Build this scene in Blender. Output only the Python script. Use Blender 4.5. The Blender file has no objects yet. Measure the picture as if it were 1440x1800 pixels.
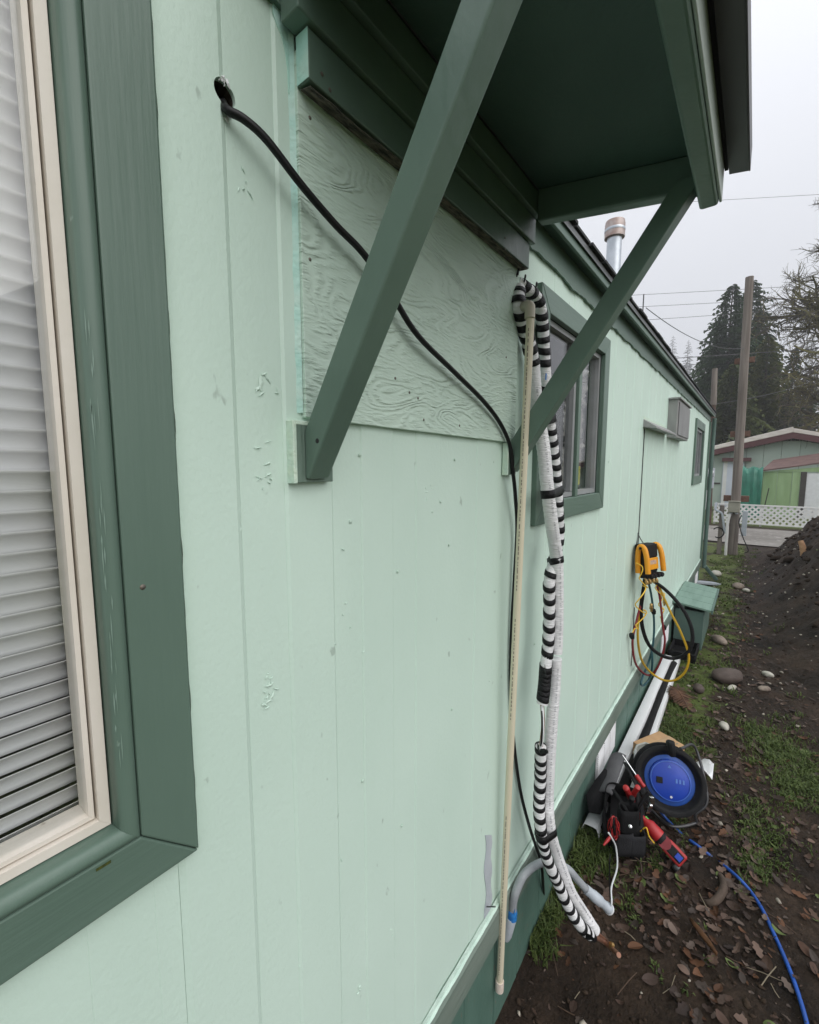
import bpy, bmesh, math, random
from mathutils import Vector, Matrix, noise, Quaternion
R = math.radians
random.seed(7)
scene = bpy.context.scene
col = scene.collection

# ------------------------------------------------------------------ camera
# world: X runs along the mobile home's wall (plane Y = 0), the yard is Y < 0, ground is Z = 0
FPX, CX, CY = 770.0, 720.0, 900.0            # focal length and centre in pixels of the 1440 x 1800 photograph
PITCH = math.atan(82.0 / FPX)
AZ = math.atan(608.0 / (FPX / math.cos(PITCH)))
CAM = Vector((0.0, -0.6, 1.9))
FW = Vector((math.cos(AZ) * math.cos(PITCH), math.sin(AZ) * math.cos(PITCH), -math.sin(PITCH)))
RT = Vector((math.sin(AZ), -math.cos(AZ), 0.0))
UP = RT.cross(FW)
cd = bpy.data.cameras.new("camera")
cam = bpy.data.objects.new("camera", cd); col.objects.link(cam)
cd.sensor_fit = 'HORIZONTAL'; cd.sensor_width = 36.0; cd.lens = 36.0 * FPX / 1440.0
cd.clip_start = 0.02; cd.clip_end = 2000.0
m3 = Matrix((RT, UP, -FW)).transposed()
cam.matrix_world = Matrix.Translation(CAM) @ m3.to_4x4()
scene.camera = cam

# ------------------------------------------------------------------ sky, sun, exposure
SUN_EL, SUN_AZ = R(41), R(-102)               # azimuth measured from +X towards +Y
world = bpy.data.worlds.new("World"); scene.world = world; world.use_nodes = True
wn = world.node_tree; wn.nodes.clear()
wout = wn.nodes.new('ShaderNodeOutputWorld'); wbg = wn.nodes.new('ShaderNodeBackground')
sky = wn.nodes.new('ShaderNodeTexSky'); sky.sky_type = 'NISHITA'; sky.sun_disc = False
sky.sun_elevation = SUN_EL; sky.sun_rotation = math.pi / 2 - SUN_AZ
sky.air_density = 1.0; sky.dust_density = 3.0
tc = wn.nodes.new('ShaderNodeTexCoord'); sep = wn.nodes.new('ShaderNodeSeparateXYZ')
mr = wn.nodes.new('ShaderNodeMapRange'); mr.inputs[1].default_value = 0.0; mr.inputs[2].default_value = 1.0
mr.inputs[3].default_value = 5.8; mr.inputs[4].default_value = 14.0
ns = wn.nodes.new('ShaderNodeTexNoise'); ns.inputs['Scale'].default_value = 1.6; ns.inputs['Detail'].default_value = 3
nr = wn.nodes.new('ShaderNodeMapRange'); nr.inputs[3].default_value = 0.93; nr.inputs[4].default_value = 1.07
mul = wn.nodes.new('ShaderNodeMath'); mul.operation = 'MULTIPLY'
cc = wn.nodes.new('ShaderNodeVectorMath'); cc.operation = 'SCALE'; cc.inputs[0].default_value = (0.930, 0.948, 1.0)
mixw = wn.nodes.new('ShaderNodeMixRGB'); mixw.inputs[0].default_value = 0.92     # cloud cover over the clear sky
L = wn.links.new
L(tc.outputs['Generated'], sep.inputs[0]); 
L(tc.outputs['Generated'], ns.inputs['Vector']); L(ns.outputs['Fac'], nr.inputs[0])
pwz = wn.nodes.new('ShaderNodeMath'); pwz.operation = 'POWER'; pwz.inputs[1].default_value = 1.7; pwz.use_clamp = True
L(sep.outputs['Z'], pwz.inputs[0]); L(pwz.outputs[0], mr.inputs[0]); L(mr.outputs[0], mul.inputs[0]); L(nr.outputs[0], mul.inputs[1]); L(mul.outputs[0], cc.inputs['Scale'])
L(sky.outputs[0], mixw.inputs[1]); L(cc.outputs[0], mixw.inputs[2])
L(mixw.outputs[0], wbg.inputs[0]); wbg.inputs[1].default_value = 0.12; L(wbg.outputs[0], wout.inputs[0])
sd = bpy.data.lights.new("sun", 'SUN'); sd.energy = 1.5; sd.angle = R(64); sd.color = (1.0, 0.97, 0.93)
sun = bpy.data.objects.new("sun", sd); col.objects.link(sun)
sdir = Vector((math.cos(SUN_EL) * math.cos(SUN_AZ), math.cos(SUN_EL) * math.sin(SUN_AZ), math.sin(SUN_EL)))
sun.rotation_euler = sdir.to_track_quat('Z', 'Y').to_euler()
sun.location = (0, -10, 30)
scene.view_settings.view_transform = 'Standard'; scene.view_settings.look = 'None'
scene.view_settings.exposure = 0.12; scene.view_settings.gamma = 1.0
scene.render.engine = 'CYCLES'
scene.cycles.max_bounces = 8; scene.cycles.transparent_max_bounces = 12

# ------------------------------------------------------------------ pixel -> place helpers (a pixel is only a direction)
def ray(u, v): return FW * FPX + RT * (u - CX) - UP * (v - CY)
def ony(u, v, y=0.0): r = ray(u, v); return CAM + r * ((y - CAM.y) / r.y)
def onx(u, v, x): r = ray(u, v); return CAM + r * ((x - CAM.x) / r.x)
def ong(u, v, z=0.0): r = ray(u, v); return CAM + r * ((z - CAM.z) / r.z)
def ondepth(u, v, d): return CAM + ray(u, v) * (d / FPX)

# ------------------------------------------------------------------ materials
def lin(c):
    return tuple(((x / 255.0) / 12.92 if x / 255.0 <= 0.04045 else ((x / 255.0 + 0.055) / 1.055) ** 2.4) for x in c)
MATS = {}
def mat(name, color, color2=None, rough=0.5, nscale=6.0, stretch=(1, 1, 1), mixlo=0.35, mixhi=0.65, bump=0.0, bscale=80.0,
        bstretch=(1, 1, 1), metal=0.0, spec=0.5, detail=5.0, coords='Object', speck=None, speck_scale=140.0, speck_th=0.70, rvar=0.1, trans=0.0, sub=None):
    m = bpy.data.materials.new(name); m.use_nodes = True; nt = m.node_tree; b = nt.nodes['Principled BSDF']
    k = nt.links.new
    t = nt.nodes.new('ShaderNodeTexCoord')
    def mapped(scale, st):
        mp = nt.nodes.new('ShaderNodeMapping'); mp.inputs['Scale'].default_value = tuple(scale * s for s in st)
        k(t.outputs[coords], mp.inputs[0]); return mp.outputs[0]
    n = nt.nodes.new('ShaderNodeTexNoise'); n.inputs['Scale'].default_value = 1.0; n.inputs['Detail'].default_value = detail
    k(mapped(nscale, stretch), n.inputs['Vector'])
    r = nt.nodes.new('ShaderNodeMapRange'); r.inputs[1].default_value = mixlo; r.inputs[2].default_value = mixhi
    k(n.outputs['Fac'], r.inputs[0])
    mx = nt.nodes.new('ShaderNodeMixRGB'); mx.inputs[1].default_value = (*color, 1)
    c2 = color2 if color2 else tuple(c * 0.86 for c in color); mx.inputs[2].default_value = (*c2, 1)
    k(r.outputs[0], mx.inputs[0]); outc = mx.outputs[0]
    if speck:
        n2 = nt.nodes.new('ShaderNodeTexNoise'); n2.inputs['Scale'].default_value = 1.0; n2.inputs['Detail'].default_value = 3
        k(mapped(speck_scale, stretch), n2.inputs['Vector'])
        r2 = nt.nodes.new('ShaderNodeMapRange'); r2.inputs[1].default_value = speck_th; r2.inputs[2].default_value = speck_th + 0.05
        k(n2.outputs['Fac'], r2.inputs[0])
        mx2 = nt.nodes.new('ShaderNodeMixRGB'); mx2.inputs[2].default_value = (*speck, 1)
        k(r2.outputs[0], mx2.inputs[0]); k(outc, mx2.inputs[1]); outc = mx2.outputs[0]
    k(outc, b.inputs['Base Color'])
    b.inputs['Metallic'].default_value = metal; b.inputs['Specular IOR Level'].default_value = spec
    rr = nt.nodes.new('ShaderNodeMapRange'); rr.inputs[3].default_value = max(0.02, rough - rvar); rr.inputs[4].default_value = min(1, rough + rvar)
    k(n.outputs['Fac'], rr.inputs[0]); k(rr.outputs[0], b.inputs['Roughness'])
    if trans: b.inputs['Transmission Weight'].default_value = trans
    if bump:
        nb = nt.nodes.new('ShaderNodeTexNoise'); nb.inputs['Scale'].default_value = 1.0; nb.inputs['Detail'].default_value = 6
        k(mapped(bscale, bstretch), nb.inputs['Vector'])
        bp = nt.nodes.new('ShaderNodeBump'); bp.inputs['Strength'].default_value = bump; bp.inputs['Distance'].default_value = 0.01
        k(nb.outputs['Fac'], bp.inputs['Height']); k(bp.outputs[0], b.inputs['Normal'])
    MATS[name] = m
    return m
def attr_mat(name, rough=0.7, bump=0.0, bscale=60.0, spec=0.3, transl=0.0):
    m = bpy.data.materials.new(name); m.use_nodes = True; nt = m.node_tree; b = nt.nodes['Principled BSDF']
    a = nt.nodes.new('ShaderNodeVertexColor'); a.layer_name = 'col'
    nt.links.new(a.outputs[0], b.inputs['Base Color']); b.inputs['Roughness'].default_value = rough
    b.inputs['Specular IOR Level'].default_value = spec
    if transl:
        tr = nt.nodes.new('ShaderNodeBsdfTranslucent'); nt.links.new(a.outputs[0], tr.inputs[0])
        ms = nt.nodes.new('ShaderNodeMixShader'); ms.inputs[0].default_value = transl
        nt.links.new(b.outputs[0], ms.inputs[1]); nt.links.new(tr.outputs[0], ms.inputs[2])
        nt.links.new(ms.outputs[0], nt.nodes['Material Output'].inputs[0])
    if bump:
        t = nt.nodes.new('ShaderNodeTexCoord'); nb = nt.nodes.new('ShaderNodeTexNoise'); nb.inputs['Scale'].default_value = bscale
        nt.links.new(t.outputs['Object'], nb.inputs['Vector'])
        bp = nt.nodes.new('ShaderNodeBump'); bp.inputs['Strength'].default_value = bump; bp.inputs['Distance'].default_value = 0.01
        nt.links.new(nb.outputs['Fac'], bp.inputs['Height']); nt.links.new(bp.outputs[0], b.inputs['Normal'])
    MATS[name] = m
    return m

MINT = (0.612, 0.765, 0.672)
mint = mat('mint_wall_paint', MINT, (0.572, 0.725, 0.632), rough=0.52, nscale=2.2, stretch=(1.6, 1.6, 0.8), bump=0.085, bscale=150, bstretch=(1, 1, 0.7), rvar=0.1, speck=(0.42, 0.53, 0.46), speck_scale=26, speck_th=0.715)
mint_patch = mat('mint_patch_paint', (0.605, 0.765, 0.655), (0.64, 0.77, 0.63), rough=0.5, nscale=60, bump=0.35, bscale=120)
mint_light = mat('fresh_mint_edge', (0.60, 0.76, 0.665), (0.50, 0.66, 0.57), rough=0.65, nscale=30, bump=0.4, bscale=120)
cyan_old = mat('old_aqua_paint', (0.42, 0.70, 0.62), (0.55, 0.74, 0.66), rough=0.6, nscale=22, bump=0.3, bscale=110)
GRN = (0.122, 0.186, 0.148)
green = mat('dark_green_trim_paint', GRN, (0.102, 0.162, 0.127), rough=0.42, nscale=3, stretch=(2, 2, 0.7), bump=0.09, bscale=60, bstretch=(2, 2, 0.12), speck=(0.27, 0.36, 0.31), speck_scale=34, speck_th=0.76)
green_h = mat('dark_green_rail_paint', GRN, (0.102, 0.162, 0.127), rough=0.42, nscale=3, stretch=(0.7, 2, 2), bump=0.09, bscale=60, bstretch=(0.12, 2, 2))
green_s = mat('green_strut_paint', (0.125, 0.190, 0.150), (0.105, 0.165, 0.130), rough=0.40, nscale=7, bump=0.12, bscale=60, bstretch=(1, 1, 0.4), speck=(0.5, 0.6, 0.52), speck_scale=70, speck_th=0.80)
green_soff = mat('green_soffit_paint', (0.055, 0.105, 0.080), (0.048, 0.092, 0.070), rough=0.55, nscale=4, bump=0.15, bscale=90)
skirt_m = mat('skirting_paint', (0.095, 0.175, 0.140), (0.075, 0.145, 0.115), rough=0.5, nscale=5, stretch=(2, 2, 0.7), bump=0.15, bscale=60, speck=(0.16, 0.14, 0.11), speck_scale=30, speck_th=0.66)
belt_m = mat('belt_board_paint', (0.18, 0.225, 0.19), (0.13, 0.175, 0.145), rough=0.6, nscale=6, stretch=(0.5, 2, 2), bump=0.2, bscale=50, bstretch=(0.3, 2, 2))
bracket_m = mat('weathered_bracket_paint', (0.17, 0.24, 0.195), (0.12, 0.18, 0.145), rough=0.6, nscale=30, stretch=(2, 2, 0.4), bump=0.3, bscale=90, bstretch=(2, 2, 0.3), speck=(0.62, 0.75, 0.66), speck_scale=45, speck_th=0.68)
vinyl = mat('aged_cream_vinyl', (0.74, 0.69, 0.62), (0.68, 0.63, 0.55), rough=0.4, nscale=8, stretch=(2, 2, 0.6), bump=0.05, bscale=60, speck=(0.34, 0.29, 0.23), speck_scale=22, speck_th=0.70)
alum = mat('grey_window_frame', (0.30, 0.31, 0.315), (0.25, 0.26, 0.265), rough=0.45, nscale=10)
slat_m = mat('white_blind_slat', (0.92, 0.92, 0.925), (0.89, 0.89, 0.90), rough=0.35, nscale=6)
dark_in = mat('dark_interior', (0.05, 0.05, 0.05), rough=0.9)
dark_gap = mat('dark_gap', (0.02, 0.02, 0.02), rough=0.9)
blk = mat('black_cable_rubber', (0.008, 0.008, 0.009), (0.012, 0.012, 0.013), spec=0.28, rough=0.42, nscale=30, bump=0.05, bscale=200)
blkm = mat('black_matte', (0.008, 0.008, 0.009), (0.014, 0.014, 0.015), spec=0.22, rough=0.6, nscale=20, bump=0.2, bscale=150)
blkfoam = mat('black_foam', (0.009, 0.009, 0.0095), (0.015, 0.015, 0.015), spec=0.2, rough=0.8, nscale=30, bump=0.4, bscale=120)
tape_m = mat('black_electrical_tape', (0.006, 0.006, 0.007), (0.010, 0.010, 0.011), spec=0.28, rough=0.42, nscale=60, bump=0.5, bscale=140, bstretch=(1, 1, 3))
pvc_m = mat('cream_pvc', (0.72, 0.66, 0.50), (0.66, 0.60, 0.45), rough=0.35, nscale=7, stretch=(1, 1, 0.3))
pvc_fit = mat('beige_pvc_fitting', (0.55, 0.50, 0.40), (0.48, 0.44, 0.35), rough=0.4, nscale=20)
cap_m = mat('pale_pvc_cap', (0.74, 0.66, 0.58), (0.66, 0.56, 0.48), rough=0.4, nscale=40)
ins_m = mat('white_pipe_insulation', (0.80, 0.80, 0.80), (0.72, 0.72, 0.73), rough=0.45, nscale=14, bump=0.55, bscale=55, bstretch=(0.7, 0.7, 4.5))
ink = mat('dark_print_ink', (0.20, 0.18, 0.14), rough=0.6)
copper = mat('copper', (0.40, 0.20, 0.13), (0.24, 0.13, 0.09), rough=0.45, nscale=40, metal=0.55)
whitep = mat('white_plastic', (0.76, 0.77, 0.78), (0.70, 0.71, 0.72), rough=0.4, nscale=10)
whitec = mat('white_duct_plastic', (0.78, 0.79, 0.80), (0.66, 0.67, 0.67), rough=0.35, nscale=5, stretch=(0.3, 2, 2))
greyp = mat('grey_conduit', (0.34, 0.36, 0.38), (0.28, 0.30, 0.32), rough=0.45, nscale=20, bump=0.3, bscale=180)
greyl = mat('pale_grey_plastic', (0.46, 0.50, 0.54), (0.40, 0.44, 0.48), rough=0.4, nscale=20)
blue_tape = mat('blue_tape', (0.02, 0.14, 0.42), (0.03, 0.20, 0.52), rough=0.4, nscale=40, bump=0.3, bscale=90)
blue_m = mat('blue_plastic', (0.010, 0.055, 0.42), (0.008, 0.045, 0.36), rough=0.3, nscale=12)
blue_cord = mat('blue_cord_rubber', (0.012, 0.085, 0.40), (0.010, 0.065, 0.30), rough=0.4, nscale=14, speck=(0.03, 0.025, 0.02), speck_scale=60, speck_th=0.66)
red_m = mat('red_plastic', (0.42, 0.018, 0.020), (0.34, 0.015, 0.016), rough=0.38, nscale=16)
red_soft = mat('dark_red_rubber', (0.22, 0.020, 0.028), (0.18, 0.015, 0.02), rough=0.5, nscale=16)
yel_m = mat('amber_plastic', (0.80, 0.34, 0.012), (0.72, 0.29, 0.01), rough=0.42, nscale=14)
yel_h = mat('yellow_hose', (0.60, 0.36, 0.015), (0.54, 0.32, 0.012), rough=0.4, nscale=14)
yel_w = mat('yellow_wire', (0.82, 0.52, 0.05), (0.76, 0.46, 0.04), rough=0.4, nscale=14)
teal_h = mat('teal_hose', (0.020, 0.085, 0.105), (0.016, 0.07, 0.09), rough=0.45, nscale=14)
brass = mat('brass', (0.55, 0.36, 0.15), (0.42, 0.27, 0.11), rough=0.35, nscale=40, metal=0.9)
chrome = mat('chrome', (0.75, 0.75, 0.76), (0.6, 0.6, 0.6), rough=0.18, nscale=20, metal=1.0)
galv = mat('galvanised_steel', (0.56, 0.60, 0.64), (0.46, 0.50, 0.54), rough=0.38, nscale=12, metal=0.75)
rust = mat('rusty_cap_steel', (0.46, 0.40, 0.38), (0.36, 0.27, 0.24), rough=0.5, nscale=18, metal=0.5)
steel_d = mat('dark_steel', (0.10, 0.10, 0.105), (0.07, 0.07, 0.07), rough=0.45, nscale=20, metal=0.6)
fabric = mat('black_nylon_fabric', (0.008, 0.008, 0.009), (0.013, 0.013, 0.014), spec=0.2, rough=0.8, nscale=25, bump=0.5, bscale=260)
fabric_g = mat('grey_nylon_fabric', (0.026, 0.026, 0.029), (0.018, 0.018, 0.02), spec=0.2, rough=0.75, nscale=20, bump=0.5, bscale=240)
greyflap = mat('grey_vinyl_flap', (0.105, 0.105, 0.11), (0.085, 0.085, 0.09), spec=0.3, rough=0.6, nscale=14, bump=0.25, bscale=140)
card = mat('cardboard', (0.50, 0.31, 0.16), (0.44, 0.27, 0.14), rough=0.8, nscale=18, bump=0.1, bscale=90)
bagp = mat('clouded_grey_plastic', (0.42, 0.43, 0.39), (0.34, 0.35, 0.32), rough=0.35, nscale=9, bump=0.3, bscale=25)
ventw = mat('white_louvre_plastic', (0.72, 0.73, 0.74), (0.62, 0.62, 0.62), rough=0.45, nscale=12)
ventg = mat('weathered_grey_hood', (0.34, 0.34, 0.33), (0.25, 0.25, 0.25), rough=0.55, nscale=9, stretch=(1, 1, 0.4), bump=0.1, bscale=40)
shingle = mat('dark_shingle', (0.035, 0.036, 0.040), (0.055, 0.055, 0.058), rough=0.9, nscale=20, bump=0.7, bscale=120)
metal_edge = mat('grey_metal_drip_edge', (0.16, 0.165, 0.165), (0.11, 0.115, 0.115), rough=0.4, nscale=8, metal=0.4, stretch=(0.4, 2, 2))
dark_edge = mat('brown_black_drip_edge', (0.030, 0.028, 0.030), (0.055, 0.05, 0.05), rough=0.45, nscale=6, metal=0.2, stretch=(0.5, 2, 2))
sky_lit_edge = mat('sky_lit_fascia', (0.40, 0.45, 0.41), (0.33, 0.38, 0.34), rough=0.55, nscale=9, bump=0.3, bscale=80)  # pale tone stands for sky light on the awning beam's outer face
fill_m = mat('grey_sealant_tape', (0.50, 0.54, 0.58), (0.44, 0.48, 0.52), rough=0.35, nscale=20, stretch=(1, 1, 0.4), bump=0.3, bscale=60)
screw_m = mat('painted_screw', (0.52, 0.66, 0.57), (0.46, 0.60, 0.5), rough=0.3, nscale=200)
screw_d = mat('dull_screw', (0.12, 0.12, 0.11), (0.18, 0.15, 0.12), rough=0.5, nscale=200, metal=0.5)
polewood = mat('weathered_pole_wood', (0.235, 0.205, 0.18), (0.14, 0.118, 0.102), rough=0.85, nscale=9, stretch=(3, 3, 0.12), bump=0.6, bscale=30, bstretch=(3, 3, 0.12))
blockwood = mat('reddish_block_wood', (0.19, 0.105, 0.075), (0.12, 0.07, 0.05), rough=0.85, nscale=9, stretch=(0.4, 3, 3), bump=0.3, bscale=40)
rustp = mat('rusty_brown_pipe', (0.10, 0.055, 0.042), (0.07, 0.04, 0.03), rough=0.7, nscale=15)
boxbeige = mat('beige_junction_box', (0.33, 0.32, 0.26), (0.28, 0.27, 0.22), rough=0.5, nscale=10)
meterg = mat('light_grey_meter_box', (0.46, 0.48, 0.52), (0.40, 0.42, 0.46), rough=0.45, nscale=10)
stone_br = mat('brown_stone', (0.085, 0.062, 0.052), (0.065, 0.048, 0.04), rough=0.75, nscale=12, bump=0.3, bscale=60)
stone_pale = mat('pale_stone', (0.46, 0.44, 0.38), (0.33, 0.31, 0.26), rough=0.7, nscale=18, bump=0.3, bscale=70)
stone_mix = mat('mottled_stone', (0.26, 0.21, 0.165), (0.13, 0.10, 0.08), rough=0.75, nscale=16, bump=0.3, bscale=70)
bark = mat('bark', (0.055, 0.045, 0.036), (0.085, 0.075, 0.055), rough=0.9, nscale=3, bump=0.5, bscale=12)
root_m = mat('root_bark', (0.085, 0.058, 0.042), (0.06, 0.042, 0.03), rough=0.85, nscale=20, stretch=(1, 1, 1), bump=0.5, bscale=60)
h_wall = mat('sage_house_siding', (0.40, 0.48, 0.42), (0.36, 0.435, 0.38), rough=0.7, nscale=1.0)
h_fascia = mat('maroon_fascia', (0.10, 0.035, 0.035), (0.08, 0.03, 0.03), rough=0.6, nscale=4)
h_roof = mat('white_metal_roof', (0.74, 0.70, 0.64), (0.60, 0.55, 0.49), rough=0.5, nscale=2.5, stretch=(1, 1, 4))
h_white = mat('white_house_door', (0.62, 0.66, 0.74), (0.56, 0.60, 0.68), rough=0.5, nscale=2)
shed_g = mat('lime_shed_paint', (0.34, 0.47, 0.25), (0.28, 0.40, 0.20), rough=0.7, nscale=2, stretch=(1, 3, 0.5))
shed_r = mat('brown_shed_roof', (0.15, 0.088, 0.076), (0.115, 0.068, 0.06), rough=0.7, nscale=3)
shed_t = mat('dark_shed_trim', (0.06, 0.052, 0.045), rough=0.7)
tarp_m = mat('green_tarp', (0.030, 0.20, 0.135), (0.020, 0.15, 0.10), rough=0.35, nscale=3, bump=1.0, bscale=5, bstretch=(1, 1, 2.5))
fence_w = mat('white_lattice_paint', (0.76, 0.76, 0.74), (0.70, 0.70, 0.68), rough=0.55, nscale=4)
lid_m = mat('green_lid_boards', (0.185, 0.285, 0.235), (0.15, 0.24, 0.195), rough=0.55, nscale=6, stretch=(0.4, 3, 3), bump=0.2, bscale=40)
crate_m = mat('green_box_paint', (0.105, 0.165, 0.140), (0.085, 0.14, 0.12), rough=0.6, nscale=6, bump=0.2, bscale=40)
leaf_attr = attr_mat('leaf_litter', rough=0.62, transl=0.12)
grass_attr = attr_mat('grass_blades', rough=0.55, transl=0.25)
clod_attr = attr_mat('soil_clods', rough=0.95, bump=0.5, bscale=80, spec=0.12)
peb_attr = attr_mat('pale_pebbles', rough=0.7)
needle_attr = attr_mat('conifer_needles', rough=0.75, transl=0.15)
twig_attr = attr_mat('twig_leaves', rough=0.8, transl=0.1)

def glass_mat(name, tint=(1, 1, 1), ior=1.52):
    m = bpy.data.materials.new(name); m.use_nodes = True; nt = m.node_tree; nt.nodes.clear()
    o = nt.nodes.new('ShaderNodeOutputMaterial'); t = nt.nodes.new('ShaderNodeBsdfTransparent'); t.inputs[0].default_value = (*tint, 1)
    g = nt.nodes.new('ShaderNodeBsdfGlossy'); g.inputs['Roughness'].default_value = 0.01
    lw = nt.nodes.new('ShaderNodeLayerWeight'); lw.inputs[0].default_value = 0.5
    pw = nt.nodes.new('ShaderNodeMath'); pw.operation = 'POWER'; pw.inputs[1].default_value = 5.0; nt.links.new(lw.outputs['Facing'], pw.inputs[0])
    f = nt.nodes.new('ShaderNodeMath'); f.operation = 'MULTIPLY_ADD'; f.inputs[1].default_value = 1 - ior; f.inputs[2].default_value = ior; nt.links.new(pw.outputs[0], f.inputs[0])
    x = nt.nodes.new('ShaderNodeMixShader'); nt.links.new(f.outputs[0], x.inputs[0]); nt.links.new(t.outputs[0], x.inputs[1])
    nt.links.new(g.outputs[0], x.inputs[2]); nt.links.new(x.outputs[0], o.inputs[0]); MATS[name] = m
    return m
glass = glass_mat('window_glass', (0.97, 0.98, 0.98), 0.065)

def plywood_mat():
    """rough-sawn plywood under mint paint: raised wavy grain"""
    m = mat('rough_plywood_mint_paint', (0.56, 0.70, 0.60), (0.52, 0.66, 0.565), rough=0.5, nscale=5)
    nt = m.node_tree; b = nt.nodes['Principled BSDF']; k = nt.links.new
    t = nt.nodes.new('ShaderNodeTexCoord')
    mp = nt.nodes.new('ShaderNodeMapping'); mp.inputs['Scale'].default_value = (2.6, 1, 8.5); k(t.outputs['Object'], mp.inputs[0])
    n1 = nt.nodes.new('ShaderNodeTexNoise'); n1.inputs['Scale'].default_value = 1.1; n1.inputs['Detail'].default_value = 2.0; n1.inputs['Distortion'].default_value = 0.7
    k(mp.outputs[0], n1.inputs['Vector'])
    m1 = nt.nodes.new('ShaderNodeMath'); m1.operation = 'MULTIPLY'; m1.inputs[1].default_value = 105.0; k(n1.outputs['Fac'], m1.inputs[0])
    s1 = nt.nodes.new('ShaderNodeMath'); s1.operation = 'SINE'; k(m1.outputs[0], s1.inputs[0])
    mp2 = nt.nodes.new('ShaderNodeMapping'); mp2.inputs['Scale'].default_value = (34, 1, 170); k(t.outputs['Object'], mp2.inputs[0])
    n2 = nt.nodes.new('ShaderNodeTexNoise'); n2.inputs['Scale'].default_value = 1.0; n2.inputs['Detail'].default_value = 4; k(mp2.outputs[0], n2.inputs['Vector'])
    mp3 = nt.nodes.new('ShaderNodeMapping'); mp3.inputs['Scale'].default_value = (7, 1, 14); k(t.outputs['Object'], mp3.inputs[0])
    n3 = nt.nodes.new('ShaderNodeTexNoise'); n3.inputs['Scale'].default_value = 1.0; n3.inputs['Detail'].default_value = 3; k(mp3.outputs[0], n3.inputs['Vector'])
    r3 = nt.nodes.new('ShaderNodeMapRange'); r3.inputs[1].default_value = 0.36; r3.inputs[2].default_value = 0.60; k(n3.outputs['Fac'], r3.inputs[0])
    r2 = nt.nodes.new('ShaderNodeMapRange'); r2.inputs[1].default_value = 0.35; r2.inputs[2].default_value = 0.65; k(n2.outputs['Fac'], r2.inputs[0])
    a = nt.nodes.new('ShaderNodeMath'); a.operation = 'MULTIPLY'; k(s1.outputs[0], a.inputs[0]); k(r2.outputs[0], a.inputs[1])
    a2 = nt.nodes.new('ShaderNodeMath'); a2.operation = 'MULTIPLY'; k(a.outputs[0], a2.inputs[0]); k(r3.outputs[0], a2.inputs[1])
    a3 = nt.nodes.new('ShaderNodeMath'); a3.operation = 'MULTIPLY_ADD'; a3.inputs[1].default_value = 0.5; k(r2.outputs[0], a3.inputs[0]); k(a2.outputs[0], a3.inputs[2])
    bp = nt.nodes.new('ShaderNodeBump'); bp.inputs['Strength'].default_value = 0.85; bp.inputs['Distance'].default_value = 0.0022
    k(a3.outputs[0], bp.inputs['Height']); k(bp.outputs[0], b.inputs['Normal'])
    return m
ply = plywood_mat()

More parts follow.
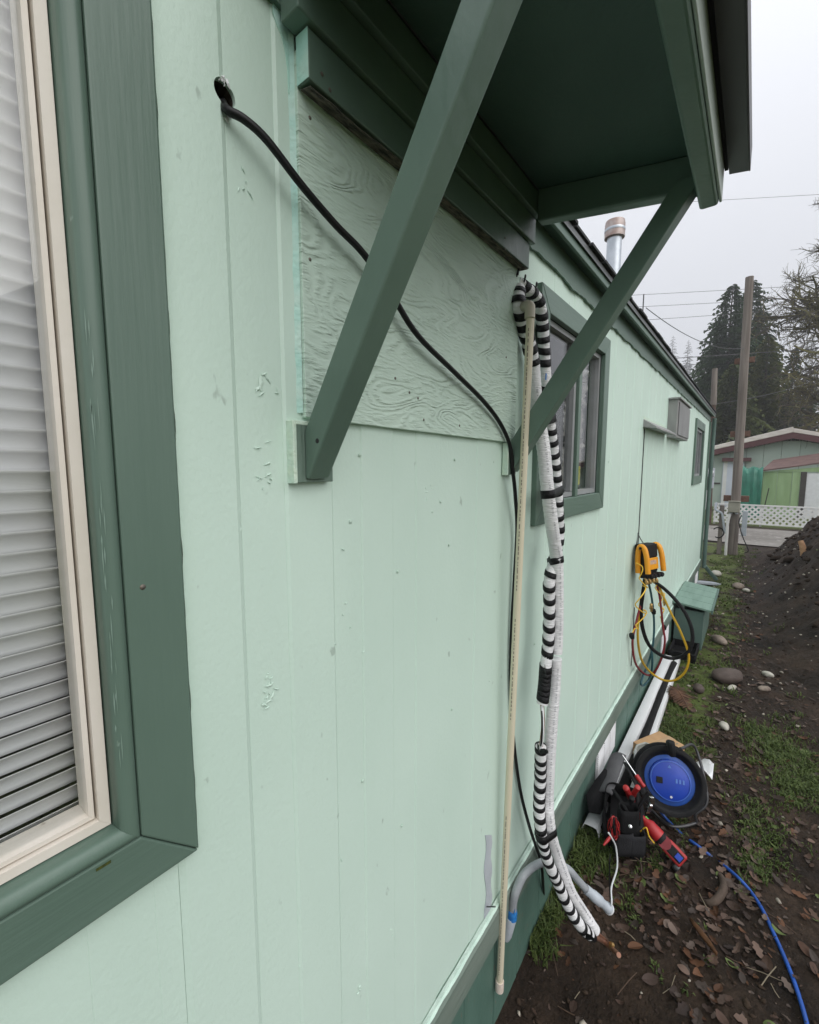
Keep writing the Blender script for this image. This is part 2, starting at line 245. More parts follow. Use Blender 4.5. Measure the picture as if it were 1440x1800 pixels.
# ------------------------------------------------------------------ mesh helpers
def catmull(pts, n=6):
    P = [Vector(p) for p in pts]
    if len(P) < 3: return P
    P = [P[0] * 2 - P[1]] + P + [P[-1] * 2 - P[-2]]
    out = []
    for i in range(1, len(P) - 2):
        a, b, c, d = P[i - 1:i + 3]
        for j in range(n):
            t = j / n
            out.append(0.5 * ((2 * b) + (c - a) * t + (2 * a - 5 * b + 4 * c - d) * t * t + (3 * b - a - 3 * c + d) * t ** 3))
    out.append(P[-2]); return out
class MB:
    def __init__(s): s.v = []; s.f = []; s.c = []
    def add(s, vs, fs, color=None):
        o = len(s.v); s.v += [tuple(v) for v in vs]; s.f += [tuple(i + o for i in f) for f in fs]
        if color is not None: s.c += [color] * len(fs)
        return s
    def box(s, a, b):
        (x0, y0, z0), (x1, y1, z1) = a, b
        return s.add([(x0, y0, z0), (x1, y0, z0), (x1, y1, z0), (x0, y1, z0), (x0, y0, z1), (x1, y0, z1), (x1, y1, z1), (x0, y1, z1)],
                     [(0, 3, 2, 1), (4, 5, 6, 7), (0, 1, 5, 4), (1, 2, 6, 5), (2, 3, 7, 6), (3, 0, 4, 7)])
    def obox(s, c, ax, size):
        """box with centre c, three axes ax, full sizes"""
        c = Vector(c); a = [Vector(q).normalized() * (h / 2) for q, h in zip(ax, size)]
        vs = [c + a[0] * i + a[1] * j + a[2] * k for k in (-1, 1) for (i, j) in ((-1, -1), (1, -1), (1, 1), (-1, 1))]
        return s.add(vs, [(0, 3, 2, 1), (4, 5, 6, 7), (0, 1, 5, 4), (1, 2, 6, 5), (2, 3, 7, 6), (3, 0, 4, 7)])
    def beam(s, p, q, w, h, side=(1, 0, 0)):
        p, q = Vector(p), Vector(q); d = (q - p).normalized(); sd = Vector(side); sd = (sd - d * sd.dot(d)).normalized()
        return s.obox((p + q) / 2, (d, sd, d.cross(sd)), ((q - p).length, w, h))
    def tube(s, pts, r, n=8, cap=True, color=None):
        P = [Vector(p) for p in pts]; m = len(P)
        rr = r if isinstance(r, (list, tuple)) else [r] * m
        t = (P[1] - P[0]).normalized(); u = t.orthogonal().normalized(); vs = []; fs = []
        for i in range(m):
            t2 = (P[min(i + 1, m - 1)] - P[max(i - 1, 0)]).normalized()
            u = t.rotation_difference(t2) @ u; u = (u - t2 * u.dot(t2)).normalized(); t = t2; w = t.cross(u)
            for k in range(n):
                a = 2 * math.pi * k / n; vs.append(P[i] + (u * math.cos(a) + w * math.sin(a)) * rr[i])
        for i in range(m - 1):
            for k in range(n):
                k2 = (k + 1) % n; fs.append((i * n + k, i * n + k2, (i + 1) * n + k2, (i + 1) * n + k))
        if cap: fs.append(tuple(range(n - 1, -1, -1))); fs.append(tuple((m - 1) * n + k for k in range(n)))
        return s.add(vs, fs, color)
    def lathe(s, prof, c, axis=(0, 0, 1), n=24, cap=True):
        """prof: list of (radius, distance along axis)"""
        ax = Vector(axis).normalized(); u = ax.orthogonal().normalized(); w = ax.cross(u); c = Vector(c); vs = []; fs = []
        for (r, h) in prof:
            for k in range(n):
                a = 2 * math.pi * k / n; vs.append(c + ax * h + (u * math.cos(a) + w * math.sin(a)) * r)
        m = len(prof)
        for i in range(m - 1):
            for k in range(n):
                k2 = (k + 1) % n; fs.append((i * n + k, i * n + k2, (i + 1) * n + k2, (i + 1) * n + k))
        if cap: fs.append(tuple(range(n - 1, -1, -1))); fs.append(tuple((m - 1) * n + k for k in range(n)))
        return s.add(vs, fs)
    def prism(s, poly, off):
        """polygon (3D points) extruded by vector off"""
        n = len(poly); P = [Vector(p) for p in poly]; o = Vector(off)
        return s.add(P + [p + o for p in P], [tuple(range(n - 1, -1, -1)), tuple(range(n, 2 * n))] + [(i, (i + 1) % n, n + (i + 1) % n, n + i) for i in range(n)])
    def sheet(s, rows):
        """grid of points"""
        m, n = len(rows), len(rows[0])
        return s.add([p for r in rows for p in r], [(i * n + j, i * n + j + 1, (i + 1) * n + j + 1, (i + 1) * n + j) for i in range(m - 1) for j in range(n - 1)])
    def build(s, name, m, parent=None, smooth=False, bevel=0.0, bseg=2, solid=0.0, fixn=True):
        me = bpy.data.meshes.new(name); me.from_pydata(s.v, [], s.f)
        if fixn:
            bm = bmesh.new(); bm.from_mesh(me); bmesh.ops.recalc_face_normals(bm, faces=bm.faces); bm.to_mesh(me); bm.free()
        if s.c:
            la = me.color_attributes.new('col', 'FLOAT_COLOR', 'CORNER'); arr = []
            for p, cl in zip(me.polygons, s.c): arr += [cl[0], cl[1], cl[2], 1.0] * p.loop_total
            la.data.foreach_set('color', arr)
        me.materials.append(m)
        if smooth: me.polygons.foreach_set('use_smooth', [True] * len(me.polygons))
        o = bpy.data.objects.new(name, me); col.objects.link(o)
        if solid:
            md = o.modifiers.new('solid', 'SOLIDIFY'); md.thickness = solid; md.offset = 0
        if bevel:
            md = o.modifiers.new('bevel', 'BEVEL'); md.width = bevel; md.segments = bseg; md.limit_method = 'ANGLE'; md.angle_limit = R(35)
        if smooth and not s.c:
            try: me.set_sharp_from_angle(angle=R(50))
            except Exception: pass
        if parent: adopt(o, parent)
        return o
def mworld(o):
    m = o.matrix_basis.copy()
    return mworld(o.parent) @ o.matrix_parent_inverse @ m if o.parent else m
def adopt(o, parent):
    o.parent = parent; o.matrix_parent_inverse = mworld(parent).inverted()
def thing(name, label, cat, loc=(0, 0, 0), group=None):
    o = bpy.data.objects.new(name, None); o.empty_display_size = 0.1; o.location = loc; col.objects.link(o)
    return tag(o, label, cat, group)
def tag(o, label, cat, group=None, kind=None):
    o['label'] = label; o['category'] = cat
    if group: o['group'] = group
    if kind: o['kind'] = kind
    return o
def copy_tree(o, parent=None):
    c = o.copy(); col.objects.link(c)
    if parent: c.parent = parent
    for ch in list(o.children): copy_tree(ch, c)
    return c
def nz(x, y=0.0, z=0.0): return noise.noise(Vector((x, y, z)))
def sstep(a, b, x):
    t = min(1.0, max(0.0, (x - a) / (b - a))); return t * t * (3 - 2 * t)

# ================================================================== SETTING: ground, road
def pile(x, y):
    """excavated soil heaped up on the yard side"""
    a = 1.32 * sstep(3.0, 9.0, x) * (1 - sstep(10.2, 13.0, x))
    foot = -0.62 - 0.25 * (1 - sstep(3.5, 7.0, x)) + 0.08 * nz(x * 0.8, 3.1)
    t = max(0.0, (foot - y) / 0.95)
    return a * (1 - math.exp(-1.5 * t * t)) if t > 0 else 0.0
def ground_z(x, y):
    near = 1 - sstep(11.5, 12.8, x)
    z = pile(x, y)
    if y < 0.3 and -3 < x < 13:
        rough = 0.25 + 0.75 * sstep(0.02, 0.35, z) + 0.35 * sstep(-0.45, -0.7, y)
        z += near * rough * (0.05 * nz(x * 2.1, y * 2.1, 1.7) + 0.034 * nz(x * 6.1, y * 6.1, 5.2) + 0.022 * nz(x * 15, y * 15, 9.9) + 0.013 * nz(x * 37, y * 37, 2.2))
        z += near * sstep(0.15, 0.6, pile(x, y)) * (0.16 * (abs(nz(x * 2.6, y * 3.4, 7.7)) - 0.15) + 0.07 * (abs(nz(x * 7, y * 9, 2.7)) - 0.15))
        # hand-dug hollow by the skirting in the foreground
        dx, dy = (x - 1.35) / 0.42, (y + 0.22) / 0.30
        z -= 0.09 * math.exp(-(dx * dx + dy * dy))
    else:
        z -= 0.01
    if x > 12.8: z = min(z, 0.0) - 0.01
    return z
def ticks(spec):
    out = []
    for a, b, d in spec:
        n = max(1, round((b - a) / d)); out += [a + (b - a) * i / n for i in range(n)]
    out.append(spec[-1][1]); return out
gx = ticks([(-60, -6, 9), (-6, -1.0, 0.25), (-1.0, 0.9, 0.04), (0.9, 3.6, 0.0145), (3.6, 6.5, 0.03), (6.5, 13.2, 0.06), (13.2, 30, 1.2), (30, 180, 15)])
gy = ticks([(-100, -6, 12), (-6, -2.6, 0.25), (-2.6, -1.4, 0.045), (-1.4, 0.08, 0.0145), (0.08, 5, 0.7), (5, 100, 12)])
gv = []; gmoss = []
for x in gx:
    for y in gy:
        z = ground_z(x, y); gv.append((x, y, z))
        p = pile(x, y)
        moss = 0.0
        if 2.4 < x < 13.2 and y > -2.0:
            moss = sstep(0.10, 0.0, p) * (0.60 + 0.35 * nz(x * 1.7, y * 2.6, 3.0) + 0.55 * nz(x * 7, y * 7, 1.0)) * sstep(-0.78, -0.35, y) * sstep(2.4, 3.2, x)
        if x > 16.8: moss = 0.75 + 0.5 * nz(x * 0.7, y * 0.7)
        if y < -2.2 or x < -1: moss = 0.6 + 0.5 * nz(x * 0.5, y * 0.5)
        gmoss.append(min(1, max(0, moss)))
ny = len(gy)
me = bpy.data.meshes.new('ground')
me.from_pydata(gv, [], [(i * ny + j, (i + 1) * ny + j, (i + 1) * ny + j + 1, i * ny + j + 1) for i in range(len(gx) - 1) for j in range(ny - 1)])
la = me.color_attributes.new('moss', 'FLOAT_COLOR', 'POINT')
la.data.foreach_set('color', [c for m in gmoss for c in (m, m, m, 1.0)])
me.polygons.foreach_set('use_smooth', [True] * len(me.polygons))
def ground_mat():
    m = bpy.data.materials.new('wet_soil_and_moss'); m.use_nodes = True; nt = m.node_tree; b = nt.nodes['Principled BSDF']; k = nt.links.new
    t = nt.nodes.new('ShaderNodeTexCoord')
    n1 = nt.nodes.new('ShaderNodeTexNoise'); n1.inputs['Scale'].default_value = 3.2; n1.inputs['Detail'].default_value = 8; k(t.outputs['Object'], n1.inputs['Vector'])
    cr = nt.nodes.new('ShaderNodeValToRGB'); e = cr.color_ramp.elements
    e[0].position = 0.30; e[0].color = (0.010, 0.0065, 0.0042, 1); e[1].position = 0.72; e[1].color = (0.048, 0.031, 0.020, 1)
    k(n1.outputs['Fac'], cr.inputs[0])
    n2 = nt.nodes.new('ShaderNodeTexNoise'); n2.inputs['Scale'].default_value = 55; n2.inputs['Detail'].default_value = 6; k(t.outputs['Object'], n2.inputs['Vector'])
    r2 = nt.nodes.new('ShaderNodeMapRange'); r2.inputs[1].default_value = 0.25; r2.inputs[2].default_value = 0.8; r2.inputs[3].default_value = 0.55; r2.inputs[4].default_value = 1.55
    k(n2.outputs['Fac'], r2.inputs[0])
    mm = nt.nodes.new('ShaderNodeMixRGB'); mm.blend_type = 'MULTIPLY'; mm.inputs[0].default_value = 1.0; k(cr.outputs[0], mm.inputs[1]); k(r2.outputs[0], mm.inputs[2])
    a = nt.nodes.new('ShaderNodeVertexColor'); a.layer_name = 'moss'
    n3 = nt.nodes.new('ShaderNodeTexNoise'); n3.inputs['Scale'].default_value = 28; n3.inputs['Detail'].default_value = 6; k(t.outputs['Object'], n3.inputs['Vector'])
    ad = nt.nodes.new('ShaderNodeMath'); ad.operation = 'ADD'; k(a.outputs[0], ad.inputs[0]); k(n3.outputs['Fac'], ad.inputs[1])
    r3 = nt.nodes.new('ShaderNodeMapRange'); r3.inputs[1].default_value = 0.85; r3.inputs[2].default_value = 1.18; k(ad.outputs[0], r3.inputs[0])
    gc = nt.nodes.new('ShaderNodeMixRGB'); gc.inputs[1].default_value = (0.052, 0.070, 0.016, 1); gc.inputs[2].default_value = (0.11, 0.145, 0.035, 1); k(n2.outputs['Fac'], gc.inputs[0])
    mx = nt.nodes.new('ShaderNodeMixRGB'); k(r3.outputs[0], mx.inputs[0]); k(mm.outputs[0], mx.inputs[1]); k(gc.outputs[0], mx.inputs[2])
    k(mx.outputs[0], b.inputs['Base Color']); b.inputs['Roughness'].default_value = 0.66; b.inputs['Specular IOR Level'].default_value = 0.2
    n4 = nt.nodes.new('ShaderNodeTexNoise'); n4.inputs['Scale'].default_value = 42; n4.inputs['Detail'].default_value = 9; n4.inputs['Roughness'].default_value = 0.65; k(t.outputs['Object'], n4.inputs['Vector'])
    bp = nt.nodes.new('ShaderNodeBump'); bp.inputs['Strength'].default_value = 0.9; bp.inputs['Distance'].default_value = 0.025; k(n4.outputs['Fac'], bp.inputs['Height']); k(bp.outputs[0], b.inputs['Normal'])
    return m
me.materials.append(ground_mat())
ground = bpy.data.objects.new('ground', me); col.objects.link(ground); ground['kind'] = 'structure'
road_m = mat('gravel_road', (0.22, 0.205, 0.185), (0.145, 0.135, 0.12), rough=0.9, nscale=1.1, stretch=(1.3, 0.7, 1), bump=0.5, bscale=30, speck=(0.30, 0.28, 0.26), speck_scale=9, speck_th=0.60)
rd = MB()
rd.sheet([[(x + 0.25 * nz(y * 0.6, x), y, 0.006 + 0.02 * math.sin((x - 13.3) / 3.5 * math.pi)) for y in ticks([(-40, -6, 2), (-6, 6, 0.3), (6, 40, 2)])] for x in ticks([(13.3, 16.8, 0.35)])])
o = rd.build('road', road_m, smooth=True); o['kind'] = 'structure'

# ================================================================== MOBILE HOME
home = thing('mobile_home', 'long mint green mobile home with dark green trim and skirting', 'mobile home', (0, 0, 0))
XE, XS, YB = 8.25, -2.6, 3.6                 # far end, near end, back
W1 = (-1.05, 0.205, 1.40, 2.50)              # cut-outs behind the window casings: x0, x1, z0, z1
W2 = (1.475, 2.245, 1.735, 2.445)
W3 = (6.36, 7.27, 1.74, 2.39)
edges = [XS, -2.2, -1.9, -1.5, -1.05, -0.8, -0.6, -0.42, -0.25, -0.09, 0.0, 0.130, 0.205, 0.237, 0.354, 0.432, 0.535, 0.606, 0.703, 0.780, 0.877, 1.053, 1.165, 1.288, 1.40, 1.475]
proud = [0.002 * (i % 2) for i in range(11)] + [0.0, 0.0, 0.0045, 0.0, 0.003, 0.0, 0.0022, 0.0, 0.002, 0.0, 0.0022, 0.0, 0.0012, 0.0]
edges_all = list(edges); proud_all = list(proud)
xs = []
x = 1.475
w2x = [1.58, 1.67, 1.80, 1.90, 2.03, 2.12, 2.245]
xs += w2x; x = 2.245; rnd = random.Random(3); i = 0
while x < XE - 0.1:
    x += (0.085, 0.125, 0.10, 0.14)[i % 4]; i += 1
    for fx in (3.27, W3[0], W3[1]):
        if abs(x - fx) < 0.06: x = fx
    xs.append(min(x, XE))
if xs[-1] < XE: xs[-1] = XE
for j, e in enumerate(xs):
    edges_all.append(e); proud_all.append(0.0024 if j % 2 else 0.0)
def board(x0, x1, z0, z1, pr, name='siding_board'):
    g, c, f, bk = (0.0004 if pr > 0.004 else 0.0), 0.0003 + pr * 0.9, -0.004 - pr, 0.03
    cw = 0.0006 + pr * 1.6
    pts = [(x0 + g, bk), (x0 + g, f + c), (x0 + g + cw, f), (x1 - g - cw, f), (x1 - g, f + c), (x1 - g, bk)]
    mb = MB(); mb.prism([(a, b, z0) for a, b in pts], (0, 0, z1 - z0))
    return mb.build(name, mint, home)
Z0S, Z1S = 0.395, 2.66
for e0, e1, pr in zip(edges_all, edges_all[1:], proud_all):
    if e1 <= 0.2051 and e0 >= -1.06:
        board(e0, e1, Z0S, W1[2], pr); board(e0, e1, W1[3], Z1S, pr); continue
    if e0 >= 1.474 and e1 <= 2.2451:
        board(e0, e1, Z0S, W2[2], pr); board(e0, e1, W2[3], Z1S, pr); continue
    if e0 >= W3[0] - 0.001 and e1 <= W3[1] + 0.001:
        board(e0, e1, Z0S, W3[2], pr); board(e0, e1, W3[3], Z1S, pr); continue
    board(e0, e1, Z0S, Z1S, pr)
# inner shell: back, ends, floor, dark lining
sh = MB()
sh.box((XS, YB, 0.3), (XE, YB + 0.05, 2.66)); sh.box((XS, 0.031, 0.0), (XS + 0.05, YB - 0.001, 2.66)); sh.box((XE - 0.05, 0.031, 0.0), (XE, YB - 0.001, 2.66))
sh.build('end_wall', mint, home)
fl = MB(); fl.box((XS + 0.06, 0.034, 0.30), (XE - 0.06, YB - 0.01, 0.36)); fl.build('floor_deck', dark_in, home)
ln = MB(); ln.box((XS + 0.06, 0.9, 0.37), (XE - 0.06, 0.93, 2.6)); ln.build('inner_partition', dark_in, home)
# roof: soffit, fascia, drip edge, low-pitched deck with shingles
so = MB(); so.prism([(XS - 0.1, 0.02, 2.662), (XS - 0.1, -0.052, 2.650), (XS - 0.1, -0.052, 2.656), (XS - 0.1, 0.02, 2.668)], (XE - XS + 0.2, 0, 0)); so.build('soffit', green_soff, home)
fr = MB(); n = 420                              # frieze board with an uneven painted lower edge
top = []; bot = []
for i in range(n + 1):
    xx = XS + (XE - XS) * i / n
    zb = 2.566 + 0.010 * nz(xx * 9, 0.3) + 0.006 * nz(xx * 27, 4.3) + 0.004 * (abs(nz(xx * 60, 8)))
    bot.append((xx, zb)); top.append((xx, 2.661))
rows = [[(a, -0.0172, z) for a, z in top], [(a, -0.0172, z + 0.0) for a, z in bot], [(a, -0.0045, z + 0.002) for a, z in bot]]
fr.sheet(rows); fr.build('frieze_board', green_h, home)
fa = MB(); fa.box((XS - 0.1, -0.064, 2.640), (XE + 0.1, -0.053, 2.676)); fa.build('fascia_board', green_h, home, bevel=0.002)
XD = XS - 0.12
de = MB(); de.prism([(XD, -0.072, 2.668), (XD, -0.072, 2.688), (XD, -0.02, 2.696), (XD, -0.02, 2.694), (XD, -0.0695, 2.686), (XD, -0.0695, 2.668)], (XE - XS + 0.24, 0, 0)); de.build('drip_edge', metal_edge, home)
rf = MB(); rf.prism([(XD, -0.068, 2.690), (XD, YB / 2, 2.93), (XD, YB + 0.15, 2.690), (XD, YB + 0.15, 2.70), (XD, YB / 2, 2.94), (XD, -0.068, 2.70)], (XE - XS + 0.24, 0, 0)); roof = rf.build('roof', shingle, home)
x = XS - 0.1; k = 0
sm = {}
while x < XE:                                   # ragged row of shingle butts along the eave
    w = 0.16 + 0.02 * rnd.random(); s = MB(); dz = 0.004 * rnd.random(); ext = 0.008 * rnd.random()
    s.prism([(x + 0.004, -0.078 - ext, 2.693 + dz), (x + 0.004, -0.078 - ext, 2.703 + dz), (x + 0.004, 0.18, 2.742), (x + 0.004, 0.18, 2.734)], (w - 0.008, 0, 0))
    s.build('shingle', shingle, roof)
    x += w
# corner trim and downspout at the far end
ct = MB(); ct.box((XE - 0.06, -0.028, 0.30), (XE + 0.012, 0.06, 2.56)); ct.build('corner_trim', green, home, bevel=0.003)
ds = MB(); ds.tube(catmull([(XE + 0.03, -0.06, 2.62), (XE + 0.04, -0.06, 2.3), (XE + 0.035, -0.06, 0.45), (XE + 0.05, -0.08, 0.30), (XE + 0.30, -0.22, 0.06)], 5), 0.028, 8); ds.build('downspout', crate_m, home, smooth=True)
# belt board, ragged fresh paint on it, skirting boards
bb = MB(); bb.prism([(XS, 0.0, 0.428), (XS, -0.014, 0.424), (XS, -0.022, 0.414), (XS, -0.022, 0.318), (XS, 0.0, 0.312)], (XE - XS, 0, 0)); bb.build('belt_board', belt_m, home)
n = 760; r0 = []; r1 = []; r2 = []
for i in range(n + 1):
    xx = XS + (XE - XS - 0.06) * i / n; wv = 0.008 * nz(xx * 7, 1.1) + 0.005 * nz(xx * 23, 2.1) + 0.003 * nz(xx * 70, 7)
    r0.append((xx, -0.0085, 0.446 + 0.004 * nz(xx * 15, 5))); r1.append((xx, -0.0125 - 0.2 * wv, 0.4285)); r2.append((xx, -0.0178 - 0.45 * wv, 0.4245 + 0.2 * wv))
pe = MB(); pe.sheet([r0, r1, r2]); pe.build('ragged_paint_edge', mint_light, home)
x = XS; i = 0
while x < XE - 0.01:
    w = (0.205, 0.19, 0.21)[i % 3]; x1 = min(x + w, XE); s = MB(); g = 0.0015; c = 0.003; f = -0.004 - 0.0015 * (i % 2)
    zb = min(ground_z(x + w / 2, -0.01), 0) - 0.12
    s.prism([(x + g, 0.02, zb), (x + g, f + c, zb), (x + g + c, f, zb), (x1 - g - c, f, zb), (x1 - g, f + c, zb), (x1 - g, 0.02, zb)], (0, 0, 0.330 - zb))
    s.build('skirting_board', skirt_m, home)
    x = x1; i += 1
bk = MB(); bk.box((XS, 0.021, -0.2), (XE, 0.03, 0.394)); bk.build('skirting_backing', dark_in, home)
# skirting vents (louvred)
def skirt_vent(x0, x1, z0, z1):
    r = MB(); y = -0.012
    r.box((x0, y, z0), (x0 + 0.012, -0.006, z1)); r.box((x1 - 0.012, y, z0), (x1, -0.006, z1)); r.box((x0 + 0.012, y, z0), (x1 - 0.012, -0.006, z0 + 0.012)); r.box((x0 + 0.012, y, z1 - 0.012), (x1 - 0.012, -0.006, z1))
    v = r.build('skirting_vent', ventw, home)
    p = MB(); p.box((x0 + 0.012, -0.0085, z0 + 0.012), (x1 - 0.012, -0.006, z1 - 0.012)); p.build('vent_plate', ventw, v)
    n = 12
    for i in range(n):
        for c in range(3):
            a = x0 + 0.02 + (x1 - x0 - 0.04) * c / 3 + 0.006; b = a + (x1 - x0 - 0.04) / 3 - 0.012; zz = z0 + 0.02 + (z1 - z0 - 0.04) * i / n
            q = MB(); q.prism([(a, -0.009, zz), (a, -0.017, zz + 0.001), (a, -0.009, zz + (z1 - z0 - 0.04) / n * 0.8)], (b - a, 0, 0)); q.build('louvre', ventw, v)
skirt_vent(2.44, 2.87, 0.118, 0.312)
skirt_vent(4.62, 5.05, 0.118, 0.312)
skirt_vent(7.55, 7.95, 0.118, 0.312)

# ------------------------------------------------------------------ window casings, frames and panes
def casing(win, x0, x1, z0, z1, w, y=-0.022, left=True, top=True, m1=green, m2=green_h):
    """mitred flat casing around outer rectangle"""
    def strip(poly, mm): s = MB(); s.prism([(a, y, b) for a, b in poly], (0, -y - 0.0005, 0)); s.build('casing_board', mm, win, bevel=0.0025)
    g = 0.0004
    strip([(x1 - w + g, z0 + w + g), (x1 - g * 2, z0 + g * 3), (x1 - g * 2, z1 - g * 3), (x1 - w + g, z1 - w - g)], m1)
    strip([(x0 + g * 3, z0), (x1 - g * 3, z0), (x1 - w - g, z0 + w), (x0 + w + g, z0 + w)], m2)
    if left: strip([(x0, z0 + g * 3), (x0 + w, z0 + w + g), (x0 + w, z1 - w - g), (x0, z1 - g * 3)], m1)
    if top: strip([(x0 + w + g, z1 - w), (x1 - w - g, z1 - w), (x1 - g * 3, z1), (x0 + g * 3, z1)], m2)
def stop_bead(win, x0, x1, z0, z1, w, y0, y1, mm, name='stop_bead', rounded=True):
    """rectangular ring of bead with outer rectangle x0..z1"""
    def seg(p, q, inn):
        s = MB(); p, q, inn = Vector(p), Vector(q), Vector(inn); d = (q - p).normalized()
        prof = [(0, y1), (0, y0 + 0.005)] + ([(w * 0.08, y0 + 0.002), (w * 0.2, y0), (w * 0.4, y0 + 0.0004), (w * 0.6, y0 + 0.002), (w * 0.78, y0 + 0.005), (w * 0.92, y0 + 0.010), (w, y0 + 0.016)] if rounded else [(0.0015, y0), (w - 0.0015, y0)]) + [(w, y1)]
        a = [p + inn * u + d * u + Vector((0, v, 0)) for u, v in prof]; b = [q + inn * u - d * u + Vector((0, v, 0)) for u, v in prof]
        n = len(a); s.add(a + b, [tuple(range(n)), tuple(range(2 * n - 1, n - 1, -1))] + [(i, i + 1, n + i + 1, n + i) for i in range(n - 1)] + [(n - 1, 0, n, 2 * n - 1)])
        s.build(name, mm, win, smooth=rounded)
    e = 0.0002
    seg((x1, 0, z0), (x1, 0, z1), (-1, 0, 0)); seg((x0, 0, z0), (x0, 0, z1), (1, 0, 0)); seg((x0 + e, 0, z0), (x1 - e, 0, z0), (0, 0, 1)); seg((x0 + e, 0, z1), (x1 - e, 0, z1), (0, 0, -1))
# near window
win = thing('window', '', ''); del win['label'], win['category']; adopt(win, home); win['label'] = 'large near window with cream frame and white blind behind the glass'
ox0, ox1, oz0, oz1 = -1.12, 0.2585, 1.366, 2.58
casing(win, ox0, ox1, oz0, oz1, 0.070, y=-0.024)
stop_bead(win, ox0 + 0.0705, ox1 - 0.0705, oz0 + 0.0705, oz1 - 0.0705, 0.0235, -0.0265, 0.02, green)
stop_bead(win, ox0 + 0.0945, ox1 - 0.0945, oz0 + 0.0945, oz1 - 0.0945, 0.0145, -0.006, 0.03, vinyl, 'frame_rail', rounded=False)
stop_bead(win, ox0 + 0.1092, ox1 - 0.1092, oz0 + 0.1092, oz1 - 0.1092, 0.0085, -0.001, 0.03, vinyl, 'sash_rail', rounded=False)
gx0, gx1, gz0, gz1 = ox0 + 0.1175, ox1 - 0.1175, oz0 + 0.1175, oz1 - 0.1175
pn = MB(); pn.box((gx0 - 0.003, 0.007, gz0 - 0.003), (gx1 + 0.003, 0.010, gz1 + 0.003)); pn.build('pane', glass, win)
p = ony(182, 1522, -0.0245); s = MB(); s.obox(p, ((1, 0, 0), (0, 1, 0), (0, 0, 1)), (0.015, 0.0012, 0.0030)); s.build('weep_slot', mat('mossy_slot', (0.030, 0.040, 0.006), (0.07, 0.085, 0.012), rough=0.9, nscale=200), win)
s = MB(); rk = random.Random(8)
for i in range(46):
    t = rk.random(); u, v = 146 + 62 * t + rk.gauss(4, 5), 560 + 800 * t; p = ony(u, v, -0.0274); L_ = rk.uniform(0.008, 0.045); b_ = rk.uniform(0.0003, 0.0008)
    if not (ox1 - 0.0905 < p.x < ox1 - 0.0740): continue
    s.add([(p.x - b_, p.y, p.z), (p.x, p.y, p.z + L_ / 2), (p.x + b_, p.y, p.z + L_ * 0.1), (p.x, p.y, p.z - L_ / 2)], [(0, 1, 2, 3)])
s.build('worn_paint_streaks', mat('worn_pale_green', (0.18, 0.26, 0.215), (0.24, 0.33, 0.28), rough=0.6), win)['kind'] = 'stuff'
for ax_ in (0, 1):                                          # uneven line of wall paint cut in along the casing
    s = MB(); rows = [[], [], []]; n = 150
    for i in range(n + 1):
        t = i / n; e = 0.0028 + 0.0022 * nz(t * 38, ax_ * 5) + 0.0012 * nz(t * 120, 3 + ax_); k = 0.0022 * max(0, nz(t * 30, 9 + ax_)) + 0.0006
        if ax_ == 0: z = oz0 - 0.002 + (oz1 - oz0) * t; rows[0].append((ox1 + e, -0.0062, z)); rows[1].append((ox1 + 0.0006, -0.0150, z)); rows[2].append((ox1 + 0.0006 - 0.0 * k, -0.0180 - 2 * k, z))
        else: x = ox0 + (ox1 - ox0) * t; rows[0].append((x, -0.0062, oz0 - e * 1.4)); rows[1].append((x, -0.0150, oz0 - 0.0006)); rows[2].append((x, -0.0180 - 2 * k, oz0 - 0.0006))
    s.sheet(rows); s.build('cut_in_paint_line', mint_patch, win)
# its venetian blind
blind = thing('venetian_blind', 'white venetian blind hanging behind the large near window', 'blind', (0, 0.034, 1.45))
zc = 1.455; sl = None; pitch = 0.0225
while zc < 2.56:
    th = R(79 - 11 * (1 - sstep(1.45, 1.95, zc)) + 1.5 * nz(zc * 40, 0)); w = 0.0252; rows = [[], []]
    for j in range(7):
        u = j / 6 - 0.5; dy, dz = math.cos(th) * u * w, -math.sin(th) * u * w        # outer edge high, inner edge low
        sag = 0.0044 * (1 - 4 * u * u)                                             # hollow side faces the glass
        for r_, xx in enumerate((-0.98, 0.16)):
            rows[r_].append((xx, 0.034 + dy + sag * math.sin(th), zc + dz + sag * math.cos(th) + (0.0006 * nz(zc * 90, 3) if r_ else 0)))
    s = MB(); s.sheet(rows); s.build('slat', slat_m, blind, smooth=True, solid=0.0006); zc += pitch
for xx in (-0.55, -0.02):
    s = MB(); s.tube([(xx, 0.0175, 1.45), (xx, 0.0175, 2.55)], 0.0006, 5); s.build('ladder_cord', whitep, blind)
# middle window: two sliding lights
win2 = bpy.data.objects.new('window', None); col.objects.link(win2); adopt(win2, home); win2['label'] = 'middle window half hidden by the insulated pipes'
x0, x1, z0, z1 = 1.432, 2.288, 1.692, 2.490
casing(win2, x0, x1, z0, z1, 0.078, y=-0.022)
stop_bead(win2, x0 + 0.0785, x1 - 0.0785, z0 + 0.0785, z1 - 0.0785, 0.022, 0.0, 0.04, alum, 'frame_rail', rounded=False)
mu = MB(); mu.box((1.872, -0.014, z0 + 0.079), (1.905, 0.03, z1 - 0.079)); mu.build('mullion', green, win2, bevel=0.002)
mu = MB(); mu.box((1.845, -0.002, z0 + 0.101), (1.868, 0.03, z1 - 0.101)); mu.build('meeting_stile', alum, win2, bevel=0.002)
for a, b in ((x0 + 0.1005, 1.8445), (1.9055, x1 - 0.1005)):
    p = MB(); p.box((a, 0.016, z0 + 0.1005), (b, 0.02, z1 - 0.1005)); p.build('pane', glass, win2)
